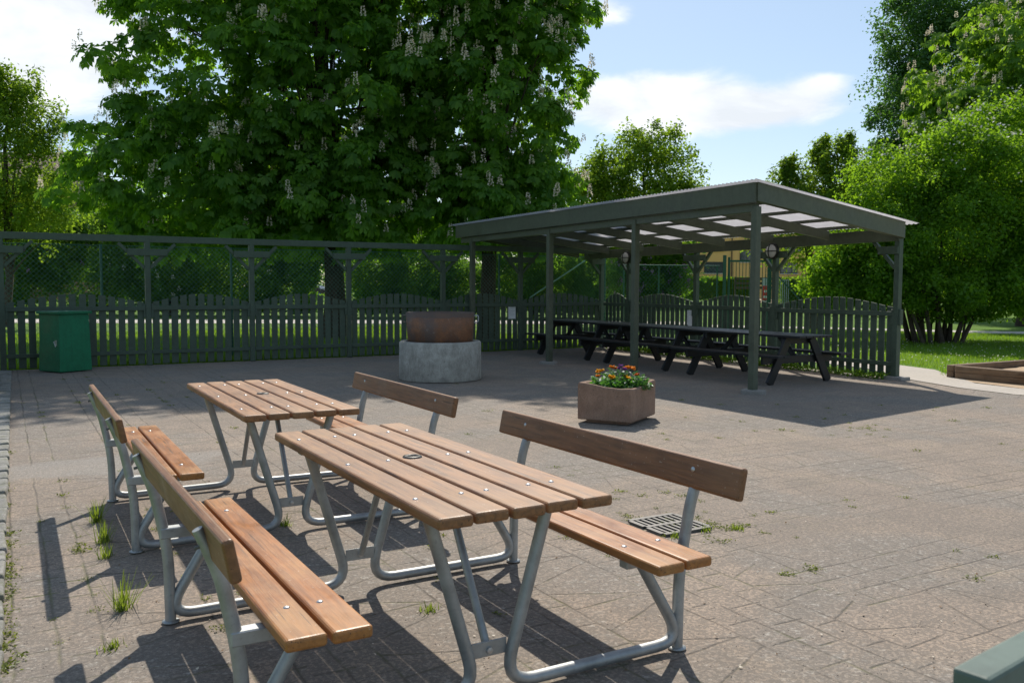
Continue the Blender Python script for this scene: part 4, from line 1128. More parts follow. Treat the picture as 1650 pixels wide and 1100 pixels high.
def leaf_points(C, Rr, O, per, r, flat=0.75, shell=0.55):
    n = len(C) * per
    idx = np.repeat(np.arange(len(C)), per)
    d = unit(r.normal(0, 1, (n, 3)) + O[idx] * 0.75 + np.array([0, 0, 0.35]))
    k = (shell + (1 - shell) * r.uniform(0, 1, n) ** 0.6)
    P = C[idx] + d * (Rr[idx] * k)[:, None] * np.array([1, 1, flat])
    return P, d, idx

def crown_small(root, o, blobs, per, size, mat, seed, zmin=0.0, droop=0.1, inner=0.25, name='crown'):
    r = np.random.default_rng(seed)
    C, Rr, O = clump_centres(blobs, r)
    P, d, idx = leaf_points(C, Rr, O, per, r, 0.8, 0.3)
    P = P + r.normal(0, 1, P.shape) * (Rr[idx] * 0.20)[:, None]
    # stray shoots that break the outline
    ns = int(len(C) * 1.3); ci = r.integers(0, len(C), ns); sd_ = unit(O[ci] + r.normal(0, .45, (ns, 3)) + np.array([0, 0, .45])); sl_ = Rr[ci] * r.uniform(1.0, 2.0, ns); kk = 26
    tt = r.uniform(.4, 1.0, (ns, kk)); SP = C[ci][:, None, :] + sd_[:, None, :] * (sl_[:, None] * tt)[..., None] + r.normal(0, 1, (ns, kk, 3)) * (size * .7)
    P = np.concatenate([P, SP.reshape(-1, 3)]); d = np.concatenate([d, np.repeat(sd_, kk, 0)])
    # sparse leaves inside
    ni = int(len(P) * inner)
    bi = r.integers(0, len(blobs), ni)
    bc = np.array([b[0] for b in blobs])[bi]; br = np.array([b[1] for b in blobs])[bi]
    dd = unit(r.normal(0, 1, (ni, 3)))
    P = np.concatenate([P, bc + dd * br * (r.uniform(0.1, .85, ni) ** 0.5)[:, None]]); d = np.concatenate([d, dd])
    keep = P[:, 2] > zmin; P = P[keep]; d = d[keep]
    n = len(P)
    N = unit(d * 0.6 + np.array([0, 0, 0.6]) + r.normal(0, 0.55, (n, 3)))
    D = unit(np.cross(N, r.normal(0, 1, (n, 3))) + np.array([0, 0, -droop]))
    L = size * r.uniform(0.65, 1.3, n)
    Q = leaf_quads(P, D, N, L, L * r.uniform(0.5, 0.75, n), 0.12)
    quads_obj(name, Q, mat, root, o)
    return C, Rr, O, r

def crown_chestnut(root, o, blobs, per, size, mat, seed, zmin=1.9, nfl=200, inner=0.2, lo=0):
    r = np.random.default_rng(seed)
    C, Rr, O = clump_centres(blobs, r)
    P, d, idx = leaf_points(C, Rr, O, per, r, 0.50, 0.45)
    ni = int(len(P) * inner)
    bi = r.integers(0, len(blobs), ni); bc = np.array([b[0] for b in blobs])[bi]; br = np.array([b[1] for b in blobs])[bi]
    dd = unit(r.normal(0, 1, (ni, 3)))
    P = np.concatenate([P, bc + dd * br * (r.uniform(0.1, .9, ni) ** 0.5)[:, None]]); d = np.concatenate([d, dd])
    keep = P[:, 2] > zmin + r.uniform(-.3, .5, len(P)); P = P[keep]; d = d[keep]
    n = len(P); nl = 6
    ax = unit(d * 0.8 + np.array([0, 0, 0.55]) + r.normal(0, 0.3, (n, 3)))
    e1 = unit(np.cross(ax, r.normal(0, 1, (n, 3)))); e2 = np.cross(ax, e1)
    allq = []
    sz = size * r.uniform(0.7, 1.25, n)
    dro = r.uniform(0.2, 1.3, n)[:, None]
    for k in range(nl):
        a = 2 * math.pi * k / nl * 0.94
        dirv = unit(e1 * math.cos(a) + e2 * math.sin(a) + ax * 0.15 - np.array([0, 0, 1.0]) * dro)
        ln = sz * (1.0 if k not in (0, nl - 1) else 0.75)
        S = unit(np.cross(dirv, ax))
        m1 = P + dirv * (ln * 0.70)[:, None]; tip = P + dirv * (ln * .96)[:, None] - np.array([0, 0, 1.0]) * (ln * 0.16)[:, None]
        wv = S * (ln * 0.215)[:, None]
        allq.append(np.stack([P, m1 + wv, tip + wv * .25, m1 - wv], 1))
    quads_obj('crown', np.concatenate(allq), mat, root, o)
    # upright flower candles near the tips of the outer clumps
    if nfl:
        ci = r.integers(0, len(C), nfl * 3)
        dd = unit(r.normal(0, .6, (len(ci), 3)) + O[ci] * 1.0 + np.array([0, -.15, 0.35]))
        B = C[ci] + dd * (Rr[ci] * 1.02)[:, None] * np.array([1, 1, .66])
        ok = (B[:, 2] > zmin + .4) & (dd[:, 2] > -0.25); B = B[ok][:nfl]
        npet = 44; Q = []
        for b in B:
            hgt = r.uniform(0.20, 0.32); z = r.uniform(0, 1, npet); th = r.uniform(0, 6.28, npet); rr_ = 0.050 * (1 - z * 0.8) * np.sqrt(r.uniform(.2, 1, npet)) + 0.004
            p = b + np.stack([rr_ * np.cos(th), rr_ * np.sin(th), z * hgt], 1)
            dv = unit(np.stack([np.cos(th), np.sin(th), r.uniform(-.2, .8, npet)], 1)); nn = unit(r.normal(0, 1, (npet, 3)))
            Q.append(leaf_quads(p, dv, nn, np.full(npet, .042), np.full(npet, .042)))
        f = quads_obj('blossom', np.concatenate(Q), PET_PINK, root, o); f['kind'] = 'stuff'
    return C, Rr, O, r

def trunk(root, o, base, top, r0, r1, C, mat, n_limb, r, lean=(0, 0), seg=8, limb_r=0.35, start=0.3):
    m = MB(); base = Vector(base); top = Vector(top); pts = []; rs_ = []
    for i in range(seg + 1):
        k = i / seg; p = base.lerp(top, k) + Vector((r.normal(0, .05) * (0 < i), r.normal(0, .05) * (0 < i), 0))
        pts.append(p); rs_.append((r0 * (1 - k) + r1 * k) * (1.35 if i == 0 else 1.0))
    m.tube(pts, rs_, 12)
    tk = m.build('trunk', mat, root, o)
    ci = r.permutation(len(C))[:n_limb]
    lm = MB()
    for c in ci:
        k = r.uniform(start, 0.95); j = min(seg - 1, int(k * seg)); a = pts[j]; b = Vector(C[c])
        if b.z < a.z + 0.2: continue
        mid = a.lerp(b, 0.5) + Vector((0, 0, 0.25 * (b - a).length * r.uniform(.2, .6)))
        q = [a.lerp(mid, x).lerp(mid.lerp(b, x), x) for x in (0, .25, .5, .75, 1.0)]
        w0 = rs_[j] * limb_r
        lm.tube(q, [w0, w0 * .75, w0 * .5, w0 * .3, w0 * .12], 6, False)
    lm.build('limbs', mat, root, o)
    return tk

# --- two big chestnuts behind the long fence
def tree_empty(name, label, x, y, group=None): return thing(name, label, 'tree', (x, y, 0), 0, group)
d = 24.0; tx = at(541, d)
tr = tree_empty('chestnut_tree', 'huge dark horse chestnut filling the upper left, thick trunk behind the long fence', tx, d)
cxA = at(400, d)
blA = [((cxA + .55, d + .6, 7.6), (4.3, 4.2, 5.2), 230, .62), ((cxA - .7, d + .2, 4.2), (3.9, 3.6, 2.2), 130, .60), ((cxA + 2.9, d - .3, 8.4), (3.3, 3.6, 5.0), 150, .64), ((cxA + .5, d + .5, 11.2), (4.6, 4, 2.8), 100, .75), ((cxA + 2.6, d, 4.0), (2.9, 3.0, 2.0), 74, .58)]
C, Rr, O, r = crown_chestnut(tr, (tx, d, 0), blA, 34, 0.205, LEAF_C, 21, 2.15, 950, .30)
trunk(tr, (tx, d, 0), (tx, d, -.05), (tx - .6, d + .4, 9.5), .30, .10, C, BARK_C, 60, r, start=.30)
d2 = 23.0; tx2 = at(784, d2)
tr = tree_empty('chestnut_tree', 'horse chestnut with many pale flower candles left of the shelter roof', tx2, d2)
cxB = at(793, d2)
blB = [((cxB + .1, d2 + .6, 6.6), (2.15, 2.6, 3.8), 120, .55), ((cxB + .6, d2 + .4, 9.6), (2.0, 2.6, 2.8), 74, .58), ((cxB, d2 + .4, 3.6), (2.15, 2.2, 1.5), 66, .5), ((cxB - 1.2, d2 + .8, 8.0), (2.2, 2.6, 4.4), 92, .6)]
C, Rr, O, r = crown_chestnut(tr, (tx2, d2, 0), blB, 34, 0.195, LEAF_C, 33, 2.05, 620, .30)
trunk(tr, (tx2, d2, 0), (tx2, d2, -.05), (tx2 + .2, d2 + .4, 9.0), .22, .07, C, BARK_C, 46, r, start=.30)

# --- right side
d3_ = 33.0; x3 = at(1655, d3_)
tr = tree_empty('chestnut_tree', 'sunlit horse chestnut with pinkish flower candles at the upper right', x3, d3_)
bl = [((x3, d3_, 8.2), (4.2, 4.2, 3.8), 180, .65), ((x3 + 1.5, d3_, 10.6), (3.4, 3.5, 3.0), 100, .65), ((x3 - 2.4, d3_ - .6, 6.6), (2.0, 2.6, 2.4), 60, .6)]
C, Rr, O, r = crown_chestnut(tr, (x3, d3_, 0), bl, 26, 0.25, LEAF_CR, 45, 2.5, 420)
trunk(tr, (x3, d3_, 0), (x3, d3_, -.05), (x3, d3_, 8.5), .3, .1, C, BARK_C, 24, r)
d4 = 44.0; x4 = at(1560, d4)
tr = tree_empty('poplar_tree', 'tall grey-green poplar rising behind the flowering chestnut at the upper right', x4, d4)
bl = [((x4 + .6, d4, 10.0), (4.9, 4.0, 6.0), 90, 1.15), ((x4 + 1.0, d4, 16), (4.6, 4, 5), 70, 1.2), ((x4 - 3.2, d4, 9.4), (1.7, 2, 3.4), 34, .65), ((x4 - 2.6, d4, 14.2), (2.2, 2, 2.4), 24, .8)]
C, Rr, O, r = crown_small(tr, (x4, d4, 0), bl, 300, 0.16, LEAF_P, 51, 3.0)
trunk(tr, (x4, d4, 0), (x4, d4, -.05), (x4 + .5, d4, 15), .35, .1, C, BARK_S, 20, r)
d5 = 23.0; x5 = at(1515, d5)
tr = tree_empty('hawthorn_bush', 'large spreading hawthorn with many dark stems and white blossom on top, right of the shelter', x5, d5)
bl = [((x5 + .6, d5 + .1, 1.35), (2.9, 1.9, .62), 60, .42), ((x5 - 2.75, d5 + .3, 1.5), (.55, .8, .8), 12, .35), ((x5 + .4, d5 + .3, 2.85), (2.75, 2.2, 1.45), 120, .46), ((x5 + 1.6, d5 + .5, 4.5), (2.3, 2.0, 1.55), 100, .46), ((x5 - 1.6, d5 + .4, 2.5), (1.35, 1.5, 1.25), 34, .5), ((x5 + 2.9, d5, 2.5), (1.6, 1.6, 1.3), 34, .55), ((x5 - .4, d5 + .5, 4.2), (1.5, 1.5, .9), 26, .5), ((x5 - 2.3, d5 + .6, 1.75), (.75, .9, .7), 14, .4)]
C, Rr, O, r = crown_small(tr, (x5, d5, 0), bl, 380, 0.088, LEAF_H, 63, 0.55, 0.15, 0.2)
lm = MB()
for i in range(26):
    a = i / 25; bx_ = x5 - .70 + 1.35 * a + r.normal(0, .06); by_ = d5 + r.normal(0, .35)
    tx_ = bx_ + (a - .5) * 2.0 + r.uniform(-.3, .3); tz = r.uniform(1.8, 3.0)
    p0, p2 = Vector((bx_, by_, -.03)), Vector((tx_, by_ + r.normal(0, .3), tz)); p1 = p0.lerp(p2, .5) + Vector((r.normal(0, .12), 0, .1))
    w0 = r.uniform(.025, .065)
    lm.tube([p0, p0.lerp(p1, .5), p1, p2], [w0 * 1.25, w0, w0 * .85, w0 * .45], 8, False)
lm.build('stems', BARK_S, tr, (x5, d5, 0))
top = C[(C[:, 2] > 4.2)]; nq = 1000; ci = r.integers(0, len(top), nq); dv = unit(r.normal(0, .6, (nq, 3)) + np.array([0, -.3, .8]))
Pq = top[ci] + dv * 0.62; nrm_ = unit(r.normal(0, 1, (nq, 3)) + np.array([0, -.3, .8]))
f = quads_obj('blossom', leaf_quads(Pq, unit(np.cross(nrm_, r.normal(0, 1, (nq, 3)))), nrm_, np.full(nq, .07), np.full(nq, .06)), PET_WHITE, tr, (x5, d5, 0)); f['kind'] = 'stuff'

def small_tree(name, label, px, d, y_top, blobs_px, per, size, mat, seed, trunk_r, zmin, bark=BARK_S, limbs=16, lean=0.0, cat_tree=True, group=None, zbase=None, start=.3, blossom=None, bn=0):
    """blobs given as photo columns/rows at distance d: (px, y, rx, rz, n, clump radius)"""
    x = at(px, d); t = thing(name, label, 'tree' if cat_tree else 'shrub', (x, d, 0), 0, group)
    bl = []
    for (bx_, by_, rx, rz, n, cr) in blobs_px:
        X, Z = at(bx_, d, by_); bl.append(((X, d + .3, Z), (rx, min(rx, rx * .85), rz), n, cr))
    C, Rr, O, r = crown_small(t, (x, d, 0), bl, per, size, mat, seed, zmin, 0.15)
    zt = max(b[0][2] for b in bl)
    trunk(t, (x, d, 0), (x, d, -.05), (x + lean, d + .3, zt * .86), trunk_r, trunk_r * .25, C, bark, limbs, r, start=start)
    if blossom is not None:
        ci = r.integers(0, len(C), bn); dv = unit(r.normal(0, .8, (bn, 3)) + O[ci] * .8 + np.array([0, -.5, .1]))
        Q = []
        B = C[ci] + dv * (Rr[ci] * 1.02)[:, None]
        for b in B:
            k = 16; z = r.uniform(0, 1, k); th = r.uniform(0, 6.28, k); rr_ = .07 * (1 - .7 * z)
            Q.append(leaf_quads(b + np.stack([rr_ * np.cos(th), rr_ * np.sin(th), z * .2 - .05], 1), unit(r.normal(0, 1, (k, 3))), unit(r.normal(0, 1, (k, 3))), np.full(k, .06), np.full(k, .055)))
        f = quads_obj('blossom', np.concatenate(Q), blossom, t, (x, d, 0)); f['kind'] = 'stuff'
    return t
small_tree('leafy_tree', 'bright green round tree showing above the middle of the shelter roof', 1035, 34, 0, [(1035, 285, 1.9, 1.7, 34, .6), (985, 310, 1.4, 1.3, 22, .55), (1085, 300, 1.2, 1.0, 18, .5), (1045, 240, 1.0, .8, 14, .45), (1030, 360, 2.2, 1.6, 30, .6), (960, 295, .9, .9, 16, .4)], 110, .14, LEAF_Y, 71, .14, 1.8)
small_tree('leafy_tree', 'sparse leaning tree with thin upright twigs between shelter end and hawthorn', 1312, 30, 0, [(1295, 310, 1.0, 1.0, 30, .36), (1345, 290, 1.1, 1.2, 32, .36), (1322, 245, .35, .55, 9, .18), (1362, 238, .3, .5, 8, .17), (1290, 395, 1.5, .8, 30, .4), (1375, 330, 1.2, 1.2, 36, .38), (1268, 275, .25, .6, 8, .16), (1330, 350, 1.4, .9, 34, .4), (1395, 300, .7, .9, 20, .3), (1255, 330, .6, .7, 14, .3)], 95, .11, LEAF_Y, 73, .13, 1.5, lean=-.4, limbs=24)
small_tree('leafy_tree', 'yellow-green sunlit tree at the far left edge above the fence', 10, 30, 0, [(10, 270, 1.7, 2.0, 46, .55), (50, 210, .9, 1.0, 18, .42), (-40, 180, 1.2, 1.4, 22, .5), (20, 150, .7, .7, 12, .35), (60, 330, 1.2, 1.1, 26, .5), (-30, 350, 1.5, 1.2, 22, .5)], 130, .12, LEAF_Y, 75, .15, 2.2, limbs=24)
# shrubs across the gravel road
sh_specs = [('lilac_shrub', 'purple-flowering lilac at the far left across the gravel road', 30, 41, [(20, 430, 2.3, 2.2, 44, .6), (70, 400, 1.8, 1.7, 34, .55)], LEAF_D, PET_LILAC, 46),
            ('leafy_shrub', 'fresh green shrub above the bin, between the lilac and white-blossomed shrub', 165, 42, [(150, 430, 2.2, 2.6, 46, .62), (205, 400, 1.7, 2.2, 34, .6)], LEAF_B, None, 0),
            ('blossoming_shrub', 'shrub with clusters of white blossom under the big chestnut', 275, 41.5, [(250, 420, 2.0, 2.5, 46, .6), (310, 430, 1.9, 2.2, 40, .6)], LEAF_D, PET_WHITE, 70),
            ('leafy_shrub', 'broad dark shrub with a sunlit right flank, left of the chestnut trunk', 440, 41, [(385, 440, 2.2, 2.2, 46, .6), (455, 450, 1.7, 2.0, 40, .55), (485, 415, 1.0, 1.6, 20, .45)], LEAF_D, PET_WHITE, 16),
            ('leafy_shrub', 'rounded dark shrub behind the wire between the two chestnut trunks', 640, 40, [(610, 455, 1.4, 1.5, 34, .5), (670, 445, 1.6, 1.9, 40, .55), (730, 460, 1.4, 1.5, 30, .5)], LEAF_D, None, 0),
            ('leafy_shrub', 'dark shrub behind the wire right of the second chestnut trunk', 860, 40, [(830, 450, 1.5, 1.7, 36, .55), (905, 440, 1.8, 2.0, 40, .55), (965, 450, 1.4, 1.6, 30, .5)], LEAF_D, None, 0)]
for i, (nm, lb, px, d_, bb, lm_, bs, bn) in enumerate(sh_specs):
    small_tree(nm, lb, px, d_, 0, bb, 300, .13, lm_, 90 + i, .09, 0.15, limbs=14, cat_tree=False, start=.05, blossom=bs, bn=bn)
small_tree('lilac_shrub', 'lilac with purple flowers beyond the wire in front of the ochre house', 1050, 33, 0, [(1045, 440, 1.0, 1.5, 30, .42), (1085, 440, .6, 1.0, 18, .34), (1015, 430, .9, 1.7, 24, .42)], 260, .11, LEAF_D, 121, .07, .1, limbs=12, cat_tree=False, start=.05, blossom=PET_LILAC, bn=150)
# clipped hedges in front of the house
def hedge(label, px0, px1, d_, y0):
    x0, x1 = at(px0, d_), at(px1, d_); zt = CAM_H + (460.6 - y0) / F_PX * d_
    t = thing('clipped_hedge', label, 'hedge', (x0, d_, 0)); r = np.random.default_rng(int(px0))
    n = 14000; P = np.stack([r.uniform(x0, x1, n), d_ + np.where(r.uniform(0, 1, n) < .6, r.uniform(-.05, .25, n), r.uniform(0, 1.4, n)), r.uniform(0, 1, n) ** .7 * zt], 1)
    P[:, 2] += r.normal(0, .06, n)
    N = unit(np.array([0, -.6, .4]) + r.normal(0, .6, (n, 3))); Dv = unit(np.cross(N, r.normal(0, 1, (n, 3))))
    quads_obj('foliage', leaf_quads(P, Dv, N, np.full(n, .22), np.full(n, .15)), LEAF_Y, t, (x0, d_, 0))
    m = MB(); 
    for i in range(8):
        xx = (x1 - x0) * (i + .5) / 8; m.tube([(xx, .6, 0), (xx + .1, .6, zt * .7)], [.05, .02], 5)
    m.build('stems', BARK_S, t)
hedge('clipped green hedge left of the green gate, below the ochre house', 1100, 1222, 92, 447)
hedge('clipped green hedge right of the grey service gate', 1262, 1330, 60, 449)
# background trees that close the horizon
bg = [('distant tree behind the parked car', 530, 128, 7, 9, LEAF_B), ('distant tree left of the parked car', 400, 120, 9, 9, LEAF_D), ('dark far tree behind the shrubs at the left end of the road', -60, 62, 5.5, 6.5, LEAF_D), ('far tree behind the white-blossomed shrub', 260, 66, 5, 5.5, LEAF_B), ('far tree glimpsed between the two chestnut trunks', 655, 70, 5.5, 4.8, LEAF_B), ('far tree glimpsed behind the second chestnut', 880, 72, 5.5, 5.2, LEAF_D),
      ('far tree beyond the park path at the right edge', 1640, 62, 7, 6.0, LEAF_D), ('far tree behind the hawthorn stems', 1470, 70, 6, 5.5, LEAF_D), ('far tree left of the brick house', -260, 70, 6, 6, LEAF_B), ('far tree outside the right edge of the park', 1830, 55, 6, 6, LEAF_D), ('far dark tree behind the bright tree over the shelter', 1000, 60, 4.5, 4.0, LEAF_D)]
for i, (lb, px, d_, rx, rz, lm_) in enumerate(bg):
    X = at(px, d_); t = thing('leafy_tree', lb, 'tree', (X, d_, 0), 0, 'background trees'); 
    C, Rr, O, r = crown_small(t, (X, d_, 0), [((X, d_, rz * .78), (rx, rx * .7, rz * .8), 70, 1.3)], 110, .34, lm_, 140 + i, 0.3, 0.1, .4)
    trunk(t, (X, d_, 0), (X, d_, -.05), (X, d_, rz), .28, .1, C, BARK_S, 10, r)

# ------------------------------------------------------------------ grass, daisies, weeds
def blades(P, h, w, mat, name, seed, lean=.5):
    r = np.random.default_rng(seed); n = len(P)
    th = r.uniform(0, 6.28, n); D = np.stack([np.cos(th), np.sin(th), np.zeros(n)], 1)
    S = np.stack([-np.sin(th), np.cos(th), np.zeros(n)], 1)
    hh = h * r.uniform(.5, 1.3, n); ww = w * r.uniform(.7, 1.3, n); ln = lean * r.uniform(0, 1, n)
    tip = P + D * (hh * ln)[:, None] + np.array([0, 0, 1.0]) * hh[:, None]
    mid = P + D * (hh * ln * .3)[:, None] + np.array([0, 0, .55]) * hh[:, None]
    Q = np.stack([P - S * (ww / 2)[:, None], P + S * (ww / 2)[:, None], mid + S * (ww * .4)[:, None], tip], 1)
    Q2 = np.stack([P - S * (ww / 2)[:, None], mid + S * (ww * .4)[:, None], tip, mid - S * (ww * .4)[:, None]], 1)
    return np.stack([P - S * (ww / 2)[:, None], P + S * (ww / 2)[:, None], tip + S * (ww * .1)[:, None], tip - S * (ww * .1)[:, None]], 1)
def in_poly(x, y, poly):
    c = np.zeros(len(x), bool); j = len(poly) - 1
    for i in range(len(poly)):
        xi, yi = poly[i]; xj, yj = poly[j]
        hit = ((yi > y) != (yj > y)) & (x < (xj - xi) * (y - yi) / (yj - yi + 1e-12) + xi); c ^= hit; j = i
    return c
rg_ = np.random.default_rng(77)
lawn_poly = [(6.95, 14.3), (7.45, 15.4), (7.0, 17.3), (6.2, 18.8), (6.6, 24), (10, 30), (15, 27.4), (24, 25.4), (24, 15), (13, 14.6), (10.1, 15.95)]
n = 130000; x = rg_.uniform(5.5, 24, n); y = 14.2 + (30 - 14.2) * rg_.uniform(0, 1, n) ** 1.2
k = in_poly(x, y, lawn_poly) & (np.abs(x / y) < .64); x, y = x[k], y[k]
Pg = np.stack([x, y, np.full(len(x), -.012)], 1)
Q1 = blades(Pg, .055, .010, None, '', 1)
# lawn between the long fence and the road
n = 90000; u_ = rg_.uniform(-2, 13, n); v_ = 0.15 + 12 * rg_.uniform(0, 1, n) ** 1.6
Pb = np.array([FL0[0], FL0[1], -.012]) + u_[:, None] * np.array([dL.x, dL.y, 0]) - v_[:, None] * np.array([nL.x, nL.y, 0])
Pb = Pb[(np.abs(Pb[:, 0] / Pb[:, 1]) < .64) & (Pb[:, 1] < 32.5)]
Q2 = blades(Pb, .075, .012, None, '', 2)
# small lawn patch at the right edge of the yard
n = 9000; x = rg_.uniform(6.9, 12, n); y = rg_.uniform(9.6, 12.6, n); pp = [(7.3, 11.45), (8.0, 11.2), (12, 9.9), (12, 11.1), (8.6, 12.1), (7.75, 12.0)]
k = in_poly(x, y, pp); Ps = np.stack([x[k], y[k], np.full(k.sum(), -.004)], 1); Q3 = blades(Ps, .075, .010, None, '', 3)
go = quads_obj('lawn_grass', np.concatenate([Q1, Q2, Q3]), LEAF_G); tag(go, 'short green lawn grass around the yard', 'grass', kind='stuff')
# daisies
n = 1500; x = rg_.uniform(5.5, 20, n); y = rg_.uniform(14.3, 24, n); k = in_poly(x, y, lawn_poly) & (rg_.uniform(0, 1, n) < np.clip(1.5 - (y - 15) / 8, .12, 1)); x, y = x[k], y[k]; n = len(x)
zz = rg_.uniform(.05, .085, n); rr_ = rg_.uniform(.010, .017, n)
th0 = np.arange(6) * math.pi / 3; tl = rg_.normal(0, .35, (n, 2))
V6 = np.stack([np.stack([x + rr_ * math.cos(a), y + rr_ * math.sin(a), zz + rr_ * (tl[:, 0] * math.cos(a) + (tl[:, 1] - .4) * math.sin(a))], 1) for a in th0], 1)
do = quads_obj('daisies', V6, PET_WHITE, nv=6); tag(do, 'small white daisies dotted over the right-hand lawn', 'daisies', kind='stuff')
# ground cover along the foot of the right fence
n = 5200; s_ = rg_.uniform(.1, 7.6, n); tt = 3.27 + .026 * s_ - np.abs(rg_.normal(.04, .10, n)) - .02
Pw = np.array([P1.x, P1.y, -.004]) + s_[:, None] * np.array([U.x, U.y, 0]) + tt[:, None] * np.array([V.x, V.y, 0])
dens = .5 + .5 * np.sin(s_ * 2.1 + 1) * np.sin(s_ * 5.3); Pw = Pw[rg_.uniform(0, 1, n) < np.clip(.3 + dens, 0, 1)]
n = len(Pw); Pw[:, 2] += rg_.uniform(.0, .09, n); Nw = unit(np.array([0, 0, .8]) + rg_.normal(0, .5, (n, 3))); Dw = unit(np.cross(Nw, rg_.normal(0, 1, (n, 3))))
wo = quads_obj('ground_cover', leaf_quads(Pw, Dw, Nw, rg_.uniform(.03, .065, n), rg_.uniform(.02, .04, n)), LEAF_G); tag(wo, 'low green weeds along the foot of the fence behind the black tables', 'weeds', kind='stuff')

# tufts of grass between the slabs
def tuft(px, y, h, n, label, sq=1.0):
    x_, d_ = at_g(px, y); t = thing('grass_tuft', label, 'grass tuft', (x_, d_, 0), 0, 'grass tufts in the paving joints')
    r = np.random.default_rng(int(px * 7 + y)); 
    P = np.stack([r.normal(0, .016 * min(sq, 1.1), n), r.normal(0, .022 * min(sq, 1.1), n), np.full(n, -.004)], 1)
    quads_obj('blades', blades(P, h, .0055, None, '', int(px), 1.0), LEAF_T, t)
tuft(147, 846, .115, 70, 'tall grass tuft by the feet of the far left bench')
tuft(157, 880, .105, 60, 'second grass tuft, between the tall one and the shadow')
tuft(160, 906, .07, 40, 'small low grass tuft in the joint between two taller ones')
tuft(186, 992, .13, 64, 'nearest spiky grass tuft left of the near bench leg')
tuft(1142, 858, .028, 60, 'small leafy tuft right of the drain grate', 1.6)
tuft(1092, 868, .026, 60, 'grass tuft at the near edge of the drain grate', 1.8)
tuft(1195, 855, .03, 50, 'flat green tuft in the paving right of the drain', 1.6)
tuft(690, 993, .03, 40, 'small green tuft under the near table', 1.4)
tuft(455, 852, .06, 40, 'tuft beside the bent tube foot of the far table', 1.4)
tuft(165, 1058, .03, 60, 'flat weed rosette near the lower left corner', 1.7)
# many small weeds in the joints
r = np.random.default_rng(8); Ws = []
spots = []
def joint_pts(n, x0, x1, y0, y1):
    out = []
    ca_, sa_ = math.cos(R(-29.8)), math.sin(R(-29.8))
    for _ in range(n):
        px, py = r.uniform(x0, x1), r.uniform(y0, y1); X, Y = at_g(px, py)
        a = X * ca_ - Y * sa_; b = X * sa_ + Y * ca_
        sel = a > 3.33 and b < 6.15
        q = (b if sel else a); q = (math.floor((q + 40.17) / .92) + r.choice([0.0, .478, .652, .826])) * .92 - 40.17 + r.normal(0, .008)
        if sel: b = q
        else: a = q
        out.append((a * ca_ + b * sa_, -a * sa_ + b * ca_, r.uniform(.5, 1.3)))
    return out
spots += joint_pts(70, 20, 330, 640, 1090) + joint_pts(26, 60, 330, 610, 660) + joint_pts(34, 1000, 1650, 640, 720) + joint_pts(26, 600, 1000, 620, 1000) + joint_pts(10, 1250, 1650, 780, 960) + joint_pts(26, 960, 1210, 780, 880)
for _ in range(46):
    X, Y = at_g(r.uniform(985, 1175), r.normal(850, 12)); spots.append((X, Y, r.uniform(.5, 1.0)))
for _ in range(64):
    X, Y = at_g(r.uniform(-30, 8), r.uniform(760, 1099)); spots.append((X, Y, r.uniform(.7, 1.4)))
for _ in range(12):
    X, Y = at_g(r.uniform(1340, 1440), 690 + r.normal(0, 4)); spots.append((X, Y, .8))
for X, Y, s_ in spots:
    k = int(18 + 16 * s_); rad = .022 * s_
    P = np.stack([X + r.normal(0, rad, k), Y + r.normal(0, rad, k), r.uniform(-.004, .006 * s_, k)], 1)
    Nn = unit(np.array([0, 0, .9]) + r.normal(0, .5, (k, 3))); Dn = unit(np.cross(Nn, r.normal(0, 1, (k, 3))) + np.array([0, 0, .12]))
    Ws.append(leaf_quads(P, Dn, Nn, r.uniform(.009, .020, k) * s_, r.uniform(.005, .010, k) * s_))
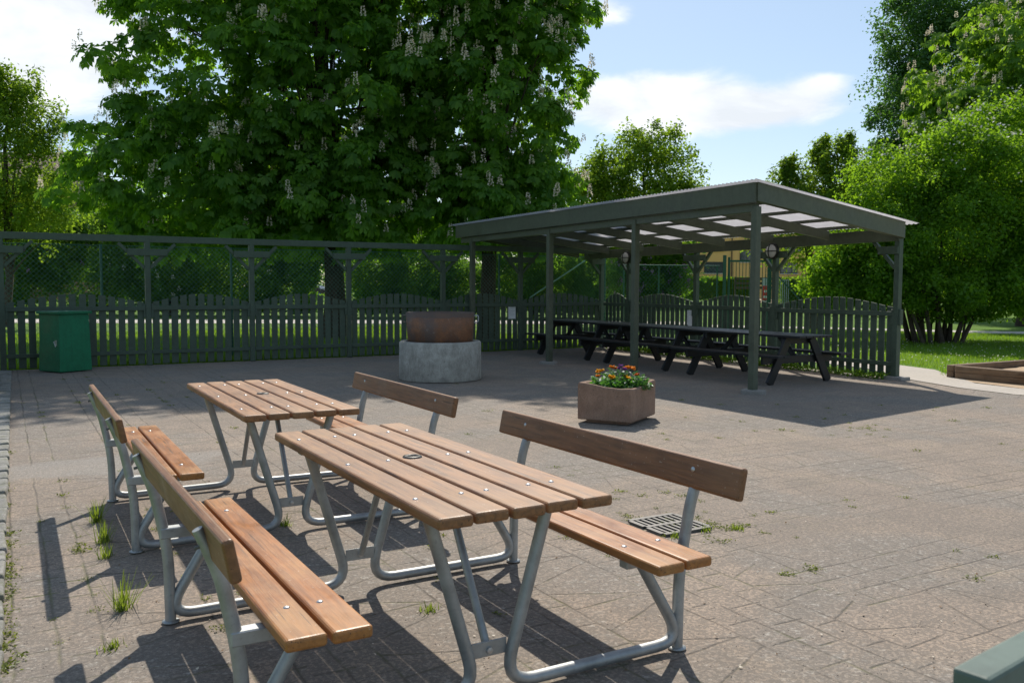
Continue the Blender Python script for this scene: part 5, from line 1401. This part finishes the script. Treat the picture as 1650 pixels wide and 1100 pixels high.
wo = quads_obj('paving_weeds', np.concatenate(Ws), LEAF_W); tag(wo, 'small weeds and moss scattered in the paving joints', 'weeds', kind='stuff')
# grit and crumbs lying on the slabs
r = np.random.default_rng(19); n = 1900
px = r.uniform(0, 1650, n); py = 600 + 500 * r.uniform(0, 1, n) ** .8
d_ = CAM_H * F_PX / (py - 460.6); x_ = (px - 825) / F_PX * d_
ok = (x_ < 6) & (x_ > -6.2 + (11 - d_) * .56) ; x_, d_ = x_[ok], d_[ok]; n = len(x_); sz = r.uniform(.0015, .0042, n)
base = np.array([[1, 0, 0], [0, 1, 0], [-1, 0, 0], [0, -1, 0], [0, 0, 1]])
PQ = []
for i, j in ((0, 1), (1, 2), (2, 3), (3, 0)):
    tri = np.stack([base[i], base[j], base[4]])[None] * sz[:, None, None]
    PQ.append(tri * np.array([1, 1, .8]) + np.stack([x_, d_, np.full(n, -.004)], 1)[:, None, :])
gr = quads_obj('grit', np.concatenate(PQ), m_plain('grit_stone', (0.16, 0.13, 0.11), .9, 0, .4), nv=3); tag(gr, 'crumbs of grit and dry seeds lying on the paving', 'grit', kind='stuff')

# fallen petals and dry leaf bits blown over the yard
r = np.random.default_rng(29); n = 420
px = r.uniform(0, 1650, n); py = 590 + 510 * r.uniform(0, 1, n); d_ = CAM_H * F_PX / (py - 460.6); x_ = (px - 825) / F_PX * d_
ok = (x_ < 6) & (x_ > -6.0 + (11 - d_) * .56) & (d_ < 15); x_, d_ = x_[ok], d_[ok]; n = len(x_)
Np = unit(np.array([0, 0, 1.]) + r.normal(0, .25, (n, 3))); Dp = unit(np.cross(Np, r.normal(0, 1, (n, 3))))
sz = r.uniform(.008, .018, n)
pf = quads_obj('fallen_petals', leaf_quads(np.stack([x_, d_, np.full(n, .002)], 1), Dp, Np, sz, sz * r.uniform(.4, .8, n), .15), [PET_PINK, m_plain('dry_leaf', (0.17, 0.10, 0.05), .9, 0, .4)], midx=(r.uniform(0, 1, n) < .6).astype(int))
tag(pf, 'fallen petals and dry leaf bits scattered on the paving', 'petals', kind='stuff')
